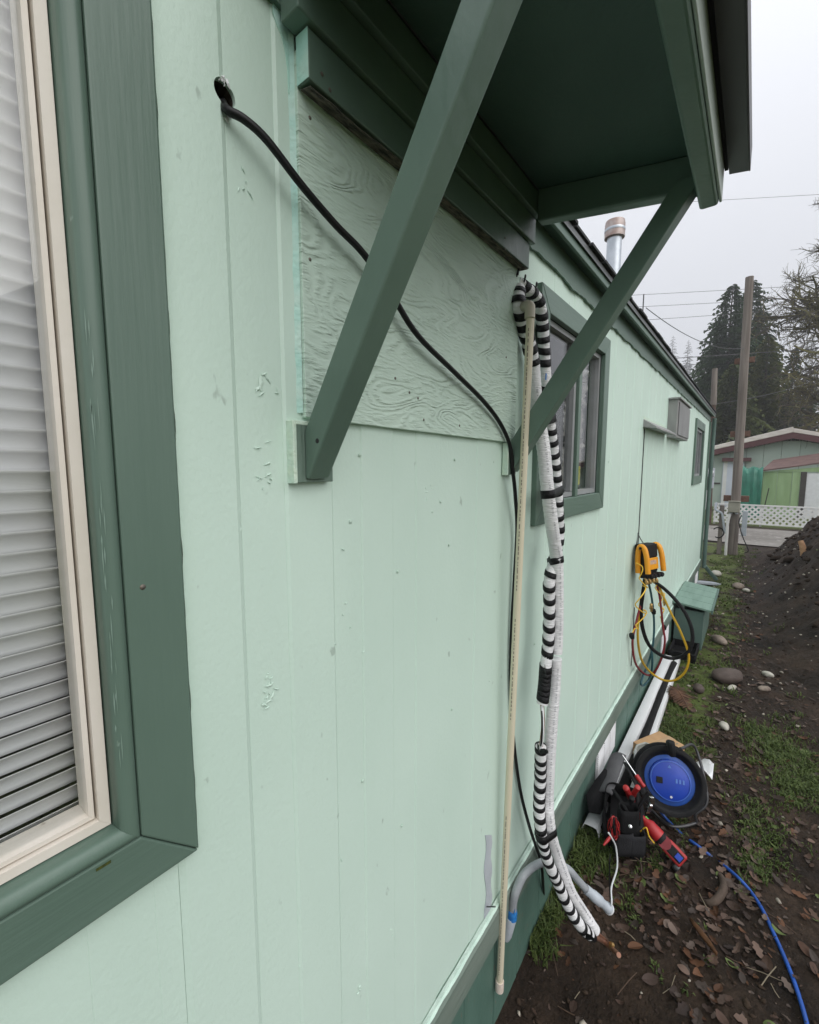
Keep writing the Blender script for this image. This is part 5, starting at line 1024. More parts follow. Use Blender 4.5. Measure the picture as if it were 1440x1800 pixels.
stone(1264, 1130, 0.20, 0.12, 0.09, stone_mix, R(30), 'oblong mottled stone in the grass near the green box', 4.4)
stone(1287, 1211, 0.13, 0.05, 0.035, stone_pale, R(-20), 'flat pale stone tucked under the large brown stone', 5.5)
stone(1344, 1213, 0.11, 0.07, 0.04, stone_mix, R(-40), 'small grey pebble right of the large brown stone', 6.6)
stone(1298, 1034, 0.20, 0.16, 0.10, stone_mix, R(0), 'grey stone beside the soil far along the path', 7.7)
stone(1259, 1012, 0.20, 0.15, 0.11, stone_pale, R(0), 'pale round stone near the far corner of the home', 8.8)
stone(1312, 1040, 0.12, 0.09, 0.06, stone_pale, R(20), 'small white stone beside the far grey stone', 9.9)
stone(1350, 1187, 0.09, 0.06, 0.05, stone_pale, R(60), 'small cream pebble above the grey pebble on bare soil', 10.2)
stone(1262, 1190, 0.05, 0.04, 0.035, stone_pale, R(60), 'tiny pale pebble touching the left end of the large brown stone', 11.2)
s = MB(); P = []
for u, v, dz in ((1232, 1582, -0.015), (1248, 1588, 0.008), (1262, 1580, 0.016), (1272, 1562, 0.016), (1270, 1545, 0.012), (1264, 1535, -0.01)):
    p = ong(u, v); p = ong(u, v, gz(p.x, p.y) + dz); P.append(p)
s.tube(catmull(P, 6), [0.006 + 0.010 * math.sin(math.pi * (0.15 + 0.75 * i / 30)) for i in range(31)], 10); tag(s.build('bent_root', root_m, smooth=True), 'thick bent root surfacing in the mud beside the blue cord', 'root')
s = MB(); P = []
for u, v, dz in ((1082, 1478, 0.05), (1100, 1495, 0.02), (1125, 1515, 0.012), (1130, 1540, 0.01), (1150, 1545, 0.008)):
    p = ong(u, v); P.append(ong(u, v, gz(p.x, p.y) + dz))
s.tube(catmull(P, 6), 0.0035, 6); tag(s.build('thin_root', root_m, smooth=True), 'thin brown root lying in front of the tool bag', 'root')
df = thing('dry_fern', 'dried rust brown fern frond lying beside the duct covers', 'fern', ong(1190, 1225))
fr_c = mat('dry_fern_brown', (0.145, 0.068, 0.035), (0.085, 0.045, 0.028), rough=0.8, nscale=30)
rf_ = random.Random(2)
for k in range(5):
    a = ong(1172 + 4 * k, 1202 + 3 * k, 0.05); b = ong(1212 - 5 * k, 1248 - 4 * k, 0.02); m_ = a.lerp(b, .5) + Vector((0, 0, 0.05)); P = catmull([a, m_, b], 10)
    s = MB(); s.tube(P, 0.003, 5); fr_ = s.build('frond', fr_c, df)
    s = MB()
    for i in range(2, len(P) - 1):
        t = (P[i + 1] - P[i - 1]).normalized() if i + 1 < len(P) else (P[i] - P[i - 1]).normalized(); sd_ = t.cross(Vector((0, 0, 1))).normalized()
        for g in (-1, 1):
            L_ = 0.075 * math.sin(math.pi * i / len(P)) * rf_.uniform(0.7, 1.2); e = P[i] + sd_ * g * L_ + t * L_ * 0.4 + Vector((0, 0, -0.02 * rf_.random()))
            s.add([P[i] - t * 0.005, P[i] + t * 0.005, e + t * 0.003, e - t * 0.003], [(0, 1, 2, 3)])
    s.build('leaflets', fr_c, fr_)
s = MB(); p = ong(1195, 1650, 0.0); q = ong(1258, 1690, 0.01)
P0 = ong(1212, 1622); P1 = ong(1260, 1685); t = (P1 - P0); sd_ = t.cross(Vector((0, 0, 1))).normalized()
s.sheet([[P0 + t * k / 6 + sd_ * 0.012 * math.sin(math.pi * (k + .6) / 7) + Vector((0, 0, gz(P0.x, P0.y) + 0.030)) for k in range(7)], [P0 + t * k / 6 + Vector((0, 0, gz(P0.x, P0.y) + 0.008)) for k in range(7)], [P0 + t * k / 6 - sd_ * 0.012 * math.sin(math.pi * (k + .6) / 7) + Vector((0, 0, gz(P0.x, P0.y) + 0.026)) for k in range(7)]])
tag(s.build('curled_bark', mat('rusty_curled_leaf', (0.13, 0.055, 0.018), (0.08, 0.036, 0.014), rough=0.6, nscale=40), smooth=True, solid=0.001), 'long curled rust coloured leaf standing in the mud below the root', 'leaf')

# ------------------------------------------------------------------ uncountable cover: leaves, grass, clods, pebbles
rl_ = random.Random(11)
def litter_density(x, y):
    p = pile(x, y)
    d = 0.0
    if x < 3.9: d = sstep(1.35, 1.75, x) * (0.35 + 0.65 * sstep(-1.0, -0.5, y)) * (0.55 + 0.9 * nz(x * 2.3, y * 2.3, 4.4))
    d = max(d, 0.10 * (x > 1.2) + 0.25 * sstep(0.05, 0.0, p) * (x > 3.5))
    dx, dy = (x - 1.4) / 0.33, (y + 0.2) / 0.25
    return d * (1 - 0.9 * math.exp(-(dx * dx + dy * dy))) * (1 - 0.8 * sstep(0.05, 0.3, p))
LEAFC = [(0.115, 0.070, 0.050), (0.085, 0.050, 0.036), (0.150, 0.098, 0.074), (0.070, 0.044, 0.034), (0.130, 0.060, 0.030), (0.17, 0.125, 0.10), (0.055, 0.036, 0.028), (0.10, 0.075, 0.062)]
lf = MB(); cnt = 0; tries = 0
while cnt < 2100 and tries < 60000:
    tries += 1
    x = 1.15 + 7.0 * rl_.random() ** 1.9; y = -1.75 + 1.74 * rl_.random()
    if rl_.random() > litter_density(x, y): continue
    cnt += 1; L_ = rl_.uniform(0.022, 0.060); wd = L_ * rl_.uniform(0.45, 0.7); az = rl_.uniform(0, 6.283); z = gz(x, y) + rl_.uniform(0.002, 0.014)
    n = 7; curl = rl_.uniform(-0.35, 0.7); fold = rl_.uniform(0.0, 0.7); tiltm = Matrix.Rotation(az, 3, 'Z') @ Matrix.Rotation(rl_.gauss(0, 0.28), 3, 'X') @ Matrix.Rotation(rl_.gauss(0, 0.28), 3, 'Y')
    lob = rl_.random() < 0.65; mid = []; le = []; ri = []
    for i in range(n):
        t = i / (n - 1); prof = math.sin(math.pi * (0.06 + 0.92 * t)) ** 0.7 * (0.62 + 0.42 * (i % 2) if lob else 1.0); zc = curl * L_ * (t - 0.5) ** 2 * 1.6
        for arr, sg_ in ((le, -1), (ri, 1)):
            arr.append(Vector((x, y, z)) + tiltm @ Vector(((t - 0.5) * L_, sg_ * wd / 2 * prof, zc + fold * wd / 2 * prof * 0.6)))
        mid.append(Vector((x, y, z)) + tiltm @ Vector(((t - 0.5) * L_, 0, zc)))
    c = LEAFC[rl_.randrange(len(LEAFC))]; k = rl_.uniform(0.45, 1.05); c = tuple(q * k for q in c)
    if rl_.random() < 0.03: c = (0.12, 0.16, 0.05)
    vs = le + mid + ri; lf.add(vs, [(i, i + 1, n + i + 1, n + i) for i in range(n - 1)] + [(n + i, n + i + 1, 2 * n + i + 1, 2 * n + i) for i in range(n - 1)], c)
cnt = 0
while cnt < 3800:
    x = (1.15 + 4.5 * rl_.random() ** 1.7) if cnt % 9 else rl_.uniform(-0.9, 1.2); y = -1.75 + 1.74 * rl_.random(); cnt += 1
    if rl_.random() > 0.25 + litter_density(x, y): continue
    L_ = rl_.uniform(0.006, 0.022); z = gz(x, y) + rl_.uniform(0.0, 0.006); m_ = Matrix.Rotation(rl_.uniform(0, 6.283), 3, 'Z') @ Matrix.Rotation(rl_.gauss(0, 0.4), 3, 'X') @ Matrix.Rotation(rl_.gauss(0, 0.4), 3, 'Y')
    c = LEAFC[rl_.randrange(len(LEAFC))]; k = rl_.uniform(0.35, 0.95); P = Vector((x, y, z)); n = 5
    lf.add([P + m_ @ Vector((math.cos(2 * math.pi * i / n) * L_ * rl_.uniform(0.3, 0.7), math.sin(2 * math.pi * i / n) * L_ * rl_.uniform(0.15, 0.45), rl_.uniform(-.1, .1) * L_)) for i in range(n)], [tuple(range(n))], tuple(q * k for q in c))
for _ in range(150):                                          # twigs and dead stalks
    x = 1.3 + 3.5 * rl_.random() ** 1.5; y = -1.5 + 1.4 * rl_.random(); a = rl_.uniform(0, 6.283); L_ = rl_.uniform(0.03, 0.13); P0 = Vector((x, y, gz(x, y) + 0.004)); P1 = Vector((x + L_ * math.cos(a), min(-0.02, y + L_ * math.sin(a)), 0)); P1.z = gz(P1.x, P1.y) + rl_.uniform(0.002, 0.02)
    lf.tube([P0, P0.lerp(P1, .5) + Vector((rl_.gauss(0, .004), rl_.gauss(0, .004), rl_.uniform(0, .006))), P1], rl_.uniform(0.0008, 0.002), 4, False, (0.10, 0.065, 0.045) if rl_.random() < .7 else (0.24, 0.20, 0.14))
tag(lf.build('leaf_litter', leaf_attr, fixn=False), 'brown fallen leaves strewn over the wet soil', 'leaves', kind='stuff')
gr_ = MB()
def tuft(x, y, n, h, spread, c0=(0.055, 0.088, 0.022), c1=(0.125, 0.165, 0.048), wdt=0.0035):
    for _ in range(n):
        a = rl_.uniform(0, 6.283); r = spread * math.sqrt(rl_.random()); bx_, by_ = x + r * math.cos(a), y + r * math.sin(a)
        if by_ > -0.012: by_ = -0.012
        bz = gz(bx_, by_) - 0.004; hh = h * rl_.uniform(0.45, 1.1); a2 = rl_.uniform(0, 6.283); lean = rl_.uniform(0.2, 1.0) * hh; w = wdt * rl_.uniform(0.6, 1.3)
        d = Vector((math.cos(a2), math.sin(a2), 0)); sd_ = Vector((-d.y, d.x, 0)) * w
        p0 = Vector((bx_, by_, bz)); p1 = p0 + d * lean * 0.3 + Vector((0, 0, hh * 0.6)); p2 = p0 + d * lean + Vector((0, 0, hh * rl_.uniform(0.6, 1.0)))
        if p2.y > -0.01: p2.y = -0.01; p1.y = min(p1.y, -0.01)
        k = rl_.random(); c = tuple(u + (v - u) * k for u, v in zip(c0, c1))
        gr_.add([p0 - sd_, p0 + sd_, p1 + sd_ * 0.8, p1 - sd_ * 0.8, p2], [(0, 1, 2, 3), (3, 2, 4)], c)
def patch(u, v, ru, n, h, blades=14, sp=0.03, wdt=0.0035, wall=False):
    c = ong(u, v)
    for _ in range(n):
        x = c.x + rl_.gauss(0, ru); y = c.y + rl_.gauss(0, ru * 0.45)
        tuft(x, min(y, -0.02), blades, h, sp, wdt=wdt)
patch(965, 1605, 0.07, 22, 0.075, 20); patch(985, 1580, 0.06, 14, 0.07); patch(1035, 1500, 0.08, 24, 0.085, 20); patch(1015, 1520, 0.06, 12, 0.08); patch(1075, 1530, 0.10, 14, 0.04); patch(935, 1625, 0.03, 8, 0.05)
patch(1385, 1330, 0.22, 150, 0.040, 16, 0.05); patch(1410, 1380, 0.16, 70, 0.040, 16, 0.05); patch(1345, 1300, 0.12, 60, 0.035, 14, 0.05); patch(1340, 1440, 0.16, 70, 0.030, 12, 0.05); patch(1330, 1490, 0.10, 40, 0.03); patch(1310, 1520, 0.06, 14, 0.03)
patch(1165, 1275, 0.20, 70, 0.05, 12, 0.05); patch(1185, 1300, 0.15, 40, 0.05, 12, 0.05); patch(1190, 1450, 0.05, 12, 0.03); patch(1150, 1510, 0.04, 10, 0.03); patch(1110, 1595, 0.05, 8, 0.03); patch(1340, 1530, 0.04, 5, 0.03)
for _ in range(620):
    x = rl_.uniform(3.3, 12.5); y = -0.03 - abs(rl_.gauss(0, 0.34))
    if pile(x, y) > 0.10 or nz(x * 2.0, y * 3.0, 3.0) < -0.12: continue
    tuft(x, y, 12, 0.035 + 0.02 * rl_.random(), 0.06, wdt=0.005)
for u, v in ((1360, 1110), (1355, 1095), (1300, 1060), (1345, 1285), (1150, 1700), (1160, 1715), (1245, 1690), (1205, 1742), (1235, 1630)):
    p = ong(u, v)
    for _ in range(3): p = ong(u, v, gz(p.x, p.y))
    tuft(p.x, p.y, 10, 0.03, 0.02)
tag(gr_.build('grass', grass_attr, fixn=False), 'low green grass and weeds tufted along the skirting and path', 'grass', kind='stuff')
cl = MB(); pe_ = MB()
ico = bmesh.new(); bmesh.ops.create_icosphere(ico, subdivisions=1, radius=1); IV = [v.co.copy() for v in ico.verts]; IF = [tuple(v.index for v in f.verts) for f in ico.faces]; ico.free()
def blob(mb, x, y, z, r, c, sq=0.7):
    m_ = Matrix.Rotation(rl_.uniform(0, 6.28), 3, 'Z'); sx, sy = rl_.uniform(0.7, 1.4), rl_.uniform(0.7, 1.2); o_ = rl_.random() * 50
    mb.add([Vector((x, y, z)) + m_ @ Vector((v.x * sx, v.y * sy, v.z * sq)) * r * (1 + 0.75 * nz(v.x * 1.6 + o_, v.y * 1.3, v.z * 1.3)) for v in IV], IF, c)
for _ in range(6500):
    x = (1.05 + 9.5 * rl_.random() ** 1.5) if _ % 8 else rl_.uniform(-0.9, 1.1); y = -0.03 - 2.4 * rl_.random() ** 1.1; p = pile(x, y)
    if p < 0.05 and rl_.random() < 0.5 * sstep(1.6, 2.6, x): continue
    r = 0.003 + 0.010 * rl_.random() ** 3 * (1 + 2.2 * sstep(0.1, 0.5, p)); k = rl_.uniform(0.6, 1.3)
    blob(cl, x, y, gz(x, y) + r * 0.25, r, (0.040 * k, 0.028 * k, 0.020 * k))
for _ in range(90):
    x = rl_.uniform(5.0, 11); y = -0.8 - 1.6 * rl_.random(); r = rl_.uniform(0.03, 0.085)
    if pile(x, y) < 0.2: continue
    blob(cl, x, y, gz(x, y) + r * 0.2, r, (0.030, 0.021, 0.015))
tag(cl.build('soil_clods', clod_attr, smooth=True, fixn=False), 'dark crumbs and clods of loose soil', 'soil', kind='stuff')
for _ in range(420):
    x = 1.1 + 10 * rl_.random() ** 1.2; y = -0.05 - 2.2 * rl_.random(); r = rl_.uniform(0.003, 0.010) * (1 + 0.12 * x); k = rl_.uniform(0.4, 1.0)
    blob(pe_, x, y, gz(x, y) + r * 0.3, r, (0.50 * k, 0.45 * k, 0.37 * k))
tag(pe_.build('pale_pebbles', peb_attr, smooth=True, fixn=False), 'scattered small pale pebbles in the soil', 'pebbles', kind='stuff')
s = MB(); p = onx(1421, 922, 8.4); p.z = gz(p.x, p.y); q = p + Vector((0.05, 0.06, 0.17)); s.tube([p - Vector((0, 0, 0.1)), p.lerp(q, .5), q], [0.045, 0.04, 0.033], 9); tag(s.build('cut_root', mat('pale_orange_wood', (0.42, 0.24, 0.13), (0.3, 0.17, 0.09), rough=0.8, nscale=20), smooth=True), 'pale orange broken root stub sticking out of the soil heap', 'root')

# ================================================================== BACKGROUND: poles, wires, neighbours, trees
up = thing('utility_pole', 'tall weathered wooden utility pole with a beige junction box', 'utility pole', (11.54, -0.36, 0))
pb_ = ong(1288, 975); pt_ = onx(1318, 487, pb_.x); hgt = pt_.z
s = MB(); s.tube([pb_ - Vector((0, 0, 0.3)), pb_.lerp(pt_, .5), pt_], [0.088, 0.080, 0.070], 14); s.build('pole', polewood, up, smooth=True)
def pole_at(v): return pb_.lerp(pt_, (975 - v) / (975 - 487.0))
for v, w, h, m in ((626, 0.34, 0.11, blockwood), (755, 0.34, 0.12, blockwood), (872, 0.44, 0.13, blockwood)):
    c = pole_at(v); s = MB(); s.obox(c + Vector((0.115, 0, 0)), ((0, 1, 0), (1, 0, 0), (0, 0, 1)), (w, 0.09, h)); s.build('cross_block', m, up, bevel=0.006)
c = pole_at(886) - Vector((0.145, -0.02, 0)); s = MB(); s.obox(c, ((0, 1, 0), (1, 0, 0), (0, 0, 1)), (0.20, 0.12, 0.225)); jb = s.build('junction_box', boxbeige, up, bevel=0.012)
s = MB(); s.obox(c - Vector((0.005, 0, -0.118)), ((0, 1, 0), (1, 0, 0), (0, 0, 1)), (0.215, 0.14, 0.012)); s.build('box_lid', boxbeige, jb, bevel=0.003)
for dy in (-0.05, 0.05):
    s = MB(); s.lathe([(0.03, 0), (0.03, 0.035)], c + Vector((0, dy, -0.147)), (0, 0, 1), 10); s.build('cable_gland', meterg, jb)
q0 = c + Vector((0, 0.06, -0.15)); s = MB(); s.tube([q0, Vector((q0.x, q0.y + 0.03, 0.7)), Vector((q0.x, q0.y + 0.02, 0.0))], 0.026, 10); s.build('white_riser', fence_w, up, smooth=True)
q1 = Vector((pb_.x - 0.05, pb_.y + 0.24, 0)); s = MB(); s.box((q1.x - 0.04, q1.y - 0.04, -0.1), (q1.x + 0.04, q1.y + 0.04, 1.05)); s.build('short_post', polewood, up, bevel=0.006)
s = MB(); s.tube(catmull([pole_at(880) + Vector((-0.05, 0.33, 0.0)), pole_at(893) + Vector((-0.1, 0.33, 0.0)), pole_at(900) + Vector((-0.12, 0.22, 0)), pole_at(925) + Vector((-0.12, 0.17, 0)), pole_at(935) + Vector((-0.12, 0.13, 0))], 6), 0.022, 8); s.build('grey_loop', greyl, up, smooth=True)
s = MB(); s.tube(catmull([pole_at(900) - Vector((0.13, 0.11, 0)), pole_at(915) - Vector((0.14, 0.08, 0)), pole_at(940) - Vector((0.14, 0.16, 0)), pole_at(962) - Vector((0.14, 0.26, 0)), pole_at(968) - Vector((0.14, 0.20, 0.0))], 6), 0.009, 6); s.build('loose_wire', blk, up, smooth=True)
cc_ = pole_at(935) + Vector((-0.1, 0.27, 0)); s = MB(); s.tube([cc_ + Vector((0, 0.10 * math.cos(a), 0.11 * math.sin(a))) for a in [0.6 + 4.6 * i / 16 for i in range(17)]], 0.012, 8); s.build('wire_coil', blk, up, smooth=True)
c = pole_at(910) + Vector((-0.1, -0.17, 0)); s = MB(); s.box((c.x - 0.03, c.y - 0.045, c.z - 0.32), (c.x + 0.03, c.y + 0.045, c.z + 0.2)); s.build('grey_panel', greyl, up, bevel=0.005)
# service post with electricity meter across the road
sp = thing('meter_post', 'wooden service post with rusty pipe and grey electricity meter by the far corner', 'meter post', (17.6, 0.6, 0))
a, b = onx(1246, 930, 17.6), onx(1257, 648, 17.6); c = onx(1254.5, 712, 17.6); a.z = -0.2
s = MB(); s.tube([c, b], [0.086, 0.078], 12); s.build('post_top', polewood, sp, smooth=True)
s = MB(); s.tube([a, c + (c - a).normalized() * 0.1], 0.066, 12); s.build('post_pipe', rustp, sp, smooth=True)
for (u0, v0, u1, v1, m) in ((1244.5, 823, 1257, 838, meterg), (1244, 839, 1255.5, 858, meterg)):
    p, q = onx(u0, v1, 17.35), onx(u1, v0, 17.35); s = MB(); s.box((17.3, q.y, p.z), (17.5, p.y, q.z)); s.build('meter_box', m, sp, bevel=0.015)
p = onx(1249, 830, 17.3); s = MB(); s.lathe([(0.09, 0), (0.09, 0.07), (0.06, 0.10)], p, (-1, 0, 0), 16); s.build('meter_dial', whitep, sp, smooth=True)
p = onx(1243, 862, 17.4); s = MB(); s.tube([p, onx(1240, 888, 17.4), (17.4, p.y + 0.1, 0)], 0.035, 8); s.build('conduit', whitep, sp)
# overhead wires
def wire(name, label, a, b, sag, r=0.012):
    a, b = Vector(a), Vector(b); P = [a.lerp(b, i / 24) - Vector((0, 0, sag * 4 * (i / 24) * (1 - i / 24))) for i in range(25)]
    s = MB(); s.tube(P, r, 5); tag(s.build(name, steel_d, smooth=True), label, 'wire', 'overhead wires')
wire('overhead_wire', 'highest overhead wire seen beside the awning corner', ondepth(400, 398, 34), ondepth(2000, 308, 34), 0.1, 0.014)
wire('overhead_wire', 'upper of the three wires above the roof', ondepth(700, 539, 26), ondepth(1900, 472, 26), 0.1, 0.012)
wire('overhead_wire', 'middle of the three wires above the roof', ondepth(700, 559, 26), ondepth(1900, 495, 26), 0.1, 0.012)
wire('overhead_wire', 'lowest of the three wires above the roof', ondepth(700, 590, 26), ondepth(1900, 506, 26), 0.1, 0.012)
wire('overhead_wire', 'sagging service wire running from the roof to the utility pole', onx(1136, 541, 6.4), pole_at(606), 0.18, 0.005)
wire('overhead_wire', 'thick black wire passing behind the utility pole at mid height', ondepth(800, 652, 18), ondepth(1900, 577, 18), 0.1, 0.014)
wire('overhead_wire', 'thin wire from the meter post to the right', onx(1256, 710, 17.5), ondepth(1500, 640, 20), 0.25, 0.01)
# lattice fence
lf_ = thing('lattice_fence', 'low white lattice fence across the gravel road', 'fence', (17.9, -1.4, 0))
FX = 17.6; fl_, fr2 = onx(1256, 885, FX), onx(1450, 893, FX); zt, zb = 0.66 + 0.0, 0.13
zt = onx(1300, 887, FX).z; zb = onx(1300, 919, FX).z
for z_ in (zt, zb):
    s = MB(); s.box((FX - 0.03, fr2.y, z_ - 0.02), (FX + 0.02, fl_.y, z_ + 0.02)); s.build('rail', fence_w, lf_)
y = fl_.y - 0.03
while y > fr2.y:
    s = MB(); s.box((FX + 0.021, y - 0.03, -0.1), (FX + 0.07, y + 0.03, zt)); s.build('post', fence_w, lf_); y -= 1.2
s = MB(); step = 0.155; hh = zt - zb - 0.04; y = fr2.y - hh
while y < fl_.y:
    for sg_, xo in ((1, 0.0), (-1, -0.012)):
        y0, y1 = (y, y + hh) if sg_ > 0 else (y + hh, y); z0_, z1_ = zb + 0.02, zt - 0.02
        pa, pb2 = Vector((FX + xo, y0, z0_)), Vector((FX + xo, y1, z1_))
        def clip(p, q):
            lo, hi = fr2.y, fl_.y
            if max(p.y, q.y) <= lo or min(p.y, q.y) >= hi: return None
            def cut(P_, Q_):
                if P_.y > hi: return P_.lerp(Q_, (P_.y - hi) / (P_.y - Q_.y))
                if P_.y < lo: return P_.lerp(Q_, (lo - P_.y) / (Q_.y - P_.y))
                return P_
            return cut(p, q), cut(q, p)
        cl_ = clip(pa, pb2)
        if cl_ and (cl_[0] - cl_[1]).length > 0.02: s.beam(cl_[0], cl_[1], 0.010, 0.052, (1, 0, 0))
    y += step
o = s.build('lattice_laths', fence_w, lf_); o['kind'] = 'stuff'
# neighbouring house
nh = thing('neighbour_house', 'sage green house with maroon fascia and white low gable roof', 'house', (25, -4, 0))
HX = 25.0; yl_, yr_ = onx(1252, 850, HX).y, -9.5; ape = onx(1392, 772, HX); ze = onx(1255, 801, HX).z; zr = ape.z
slope = (zr - ze) / (yl_ - ape.y)
def zroof(y): return zr - slope * abs(y - ape.y)
w = 0.60; y = yl_; i = 0
while y > yr_:
    y1 = y - w; s = MB(); off = 0.012 * (i % 2); s.prism([(HX + off, y - 0.006, -0.2), (HX + off, y1 + 0.006, -0.2), (HX + off, y1 + 0.006, zroof(y1)), (HX + off, y - 0.006, zroof(y))], (0.08, 0, 0)); s.build('siding_board', h_wall, nh); y = y1; i += 1
s = MB(); s.box((HX + 0.1, yl_ - 0.08, -0.2), (HX + 9, yl_, ze)); s.build('side_wall', h_wall, nh)
for ya, yb in ((yl_ + 0.25, ape.y), (ape.y, yr_)):
    za, zb_ = zroof(ya) if ya > ape.y else zr, zroof(yb) if yb != ape.y else zr
    s = MB(); s.prism([(HX - 0.45, ya, za + 0.02), (HX - 0.45, yb, zb_ + 0.02), (HX - 0.45, yb, zb_ + 0.26), (HX - 0.45, ya, za + 0.26)], (0.06, 0, 0)); s.build('fascia', h_fascia, nh)
    s = MB(); s.prism([(HX - 0.46, ya, za + 0.265), (HX - 0.46, yb, zb_ + 0.265), (HX - 0.46, yb, zb_ + (0.50 if ya > ape.y else 0.33)), (HX - 0.46, ya, za + 0.44)], (10, 0, 0)); s.build('roof', h_roof, nh, bevel=0.02)
s = MB(); s.prism([(HX - 0.40, yl_ + 0.2, ze + 0.0), (HX - 0.40, ape.y, zr + 0.0), (HX - 0.40, ape.y, zr + 0.02), (HX - 0.40, yl_ + 0.2, ze + 0.02)], (0.40, 0, 0)); s.build('soffit', h_fascia, nh)
dl, dr = onx(1272, 812, HX - 0.05), onx(1309, 812, HX - 0.05); dt = onx(1290, 811, HX - 0.05).z
s = MB(); s.box((HX - 0.06, dr.y, 0.0), (HX - 0.012, dl.y, dt)); dr_ = s.build('door', h_white, nh)
s = MB(); s.box((HX - 0.075, dl.y - 0.02, 0.0), (HX - 0.0605, dl.y - 0.16, dt)); s.build('door_trim', fence_w, dr_)
aw0, aw1 = onx(1270, 805, HX - 0.2), onx(1321, 811, HX - 0.2); s = MB(); s.box((HX - 0.30, aw1.y, aw1.z), (HX - 0.012, aw0.y, aw0.z)); s.build('door_canopy', h_fascia, nh)
s = MB(); p, q = onx(1253, 848, HX - 0.02), onx(1266, 851, HX - 0.02); s.box((HX - 0.03, q.y, q.z), (HX - 0.013, p.y, p.z)); s.build('wall_band', shed_t, nh)
# green shed
sh_ = thing('garden_shed', 'lime green shed with brown low roof and white door', 'shed', (21, -3, 0))
SX = 21.5; sl_, sr_ = onx(1340, 860, SX).y, onx(1470, 860, SX).y; zt_l = onx(1342, 829, SX).z; zt_r = onx(1440, 822, SX).z
sd_y = onx(1407, 850, SX).y; bw = 0.42; y = sl_; i = 0
while y > sd_y:
    y1 = max(y - bw, sd_y); s = MB(); off = 0.02 * (i % 2); s.box((SX + off, y1 + 0.005, -0.2), (SX + 0.06, y - 0.005, zt_l)); s.build('wall_board', shed_g, sh_); y = y1; i += 1
s = MB(); s.box((SX - 0.03, sd_y - 0.16, -0.2), (SX + 0.05, sd_y - 0.001, zt_l)); s.build('door_post', shed_t, sh_)
s = MB(); s.box((SX + 0.01, sr_ - 0.5, -0.1), (SX + 0.06, sd_y - 0.165, zt_l - 0.05)); s.build('door', whitep, sh_)
s = MB(); s.prism([(SX - 0.02, sl_, zt_l + 0.005), (SX - 0.02, sr_ - 0.5, zt_l + 0.005), (SX - 0.02, sr_ - 0.5, onx(1470, 816, SX).z)], (0.06, 0, 0)); s.build('gable_board', shed_g, sh_)
ra, rb = onx(1338, 829, SX - 0.1), onx(1475, 811, SX - 0.1); rc_, rd_ = onx(1366, 815, SX + 2.4), onx(1475, 816, SX + 2.4)
s = MB(); s.prism([ra, rb, rb + Vector((2.6, 0, 0.35)), Vector((SX + 2.5, ra.y - 0.4, ra.z + 0.42))], (0, 0, 0.05)); s.build('roof', shed_r, sh_)
s = MB(); s.box((SX + 0.07, sl_ - 0.05, -0.2), (SX + 2.4, sl_, zt_l)); s.build('side_wall', shed_g, sh_)
# tarp covered stack
tc_ = []; TX = 20.5; a, b = onx(1305, 826, TX), onx(1342, 826, TX); za = onx(1330, 823, TX).z; w_ = a.y - b.y
s = MB(); rows = []
for i in range(13):
    t = i / 12; r = []
    prof = [(-0.02, 0, -0.05), (0.0, 0, za * .33), (0.0, 0, za * .66), (0.02, 0, za * 0.92), (0.12, 0, za), (0.7, 0, za * 1.02), (1.4, 0, za * 0.97), (1.45, 0, za * .5), (1.47, 0, -0.05)]
    for j, (dx, _, zz) in enumerate(prof): r.append((TX + dx + 0.05 * nz(t * 9, j * 1.7) - 0.03 * math.sin(t * 20 + j), a.y - w_ * t, zz + (0.05 * nz(t * 6, j) + 0.04 * math.cos(t * 12) if 2 < j < 7 else 0)))
    rows.append(r)
s.sheet(rows)
for r in (rows[0], rows[-1]): s.add(r, [tuple(range(len(r)))])
tag(s.build('tarp_covered_stack', tarp_m, smooth=True), 'tall stack wrapped in a glossy green tarpaulin beside the shed', 'tarp')
s = MB(); p, q = onx(1342, 884, 20.4), onx(1352, 858, 20.4); s.beam((20.6, p.y, 0), q, 0.05, 0.03); tag(s.build('leaning_stake', shed_t), 'thin dark stake leaning against the lime green shed', 'stake')

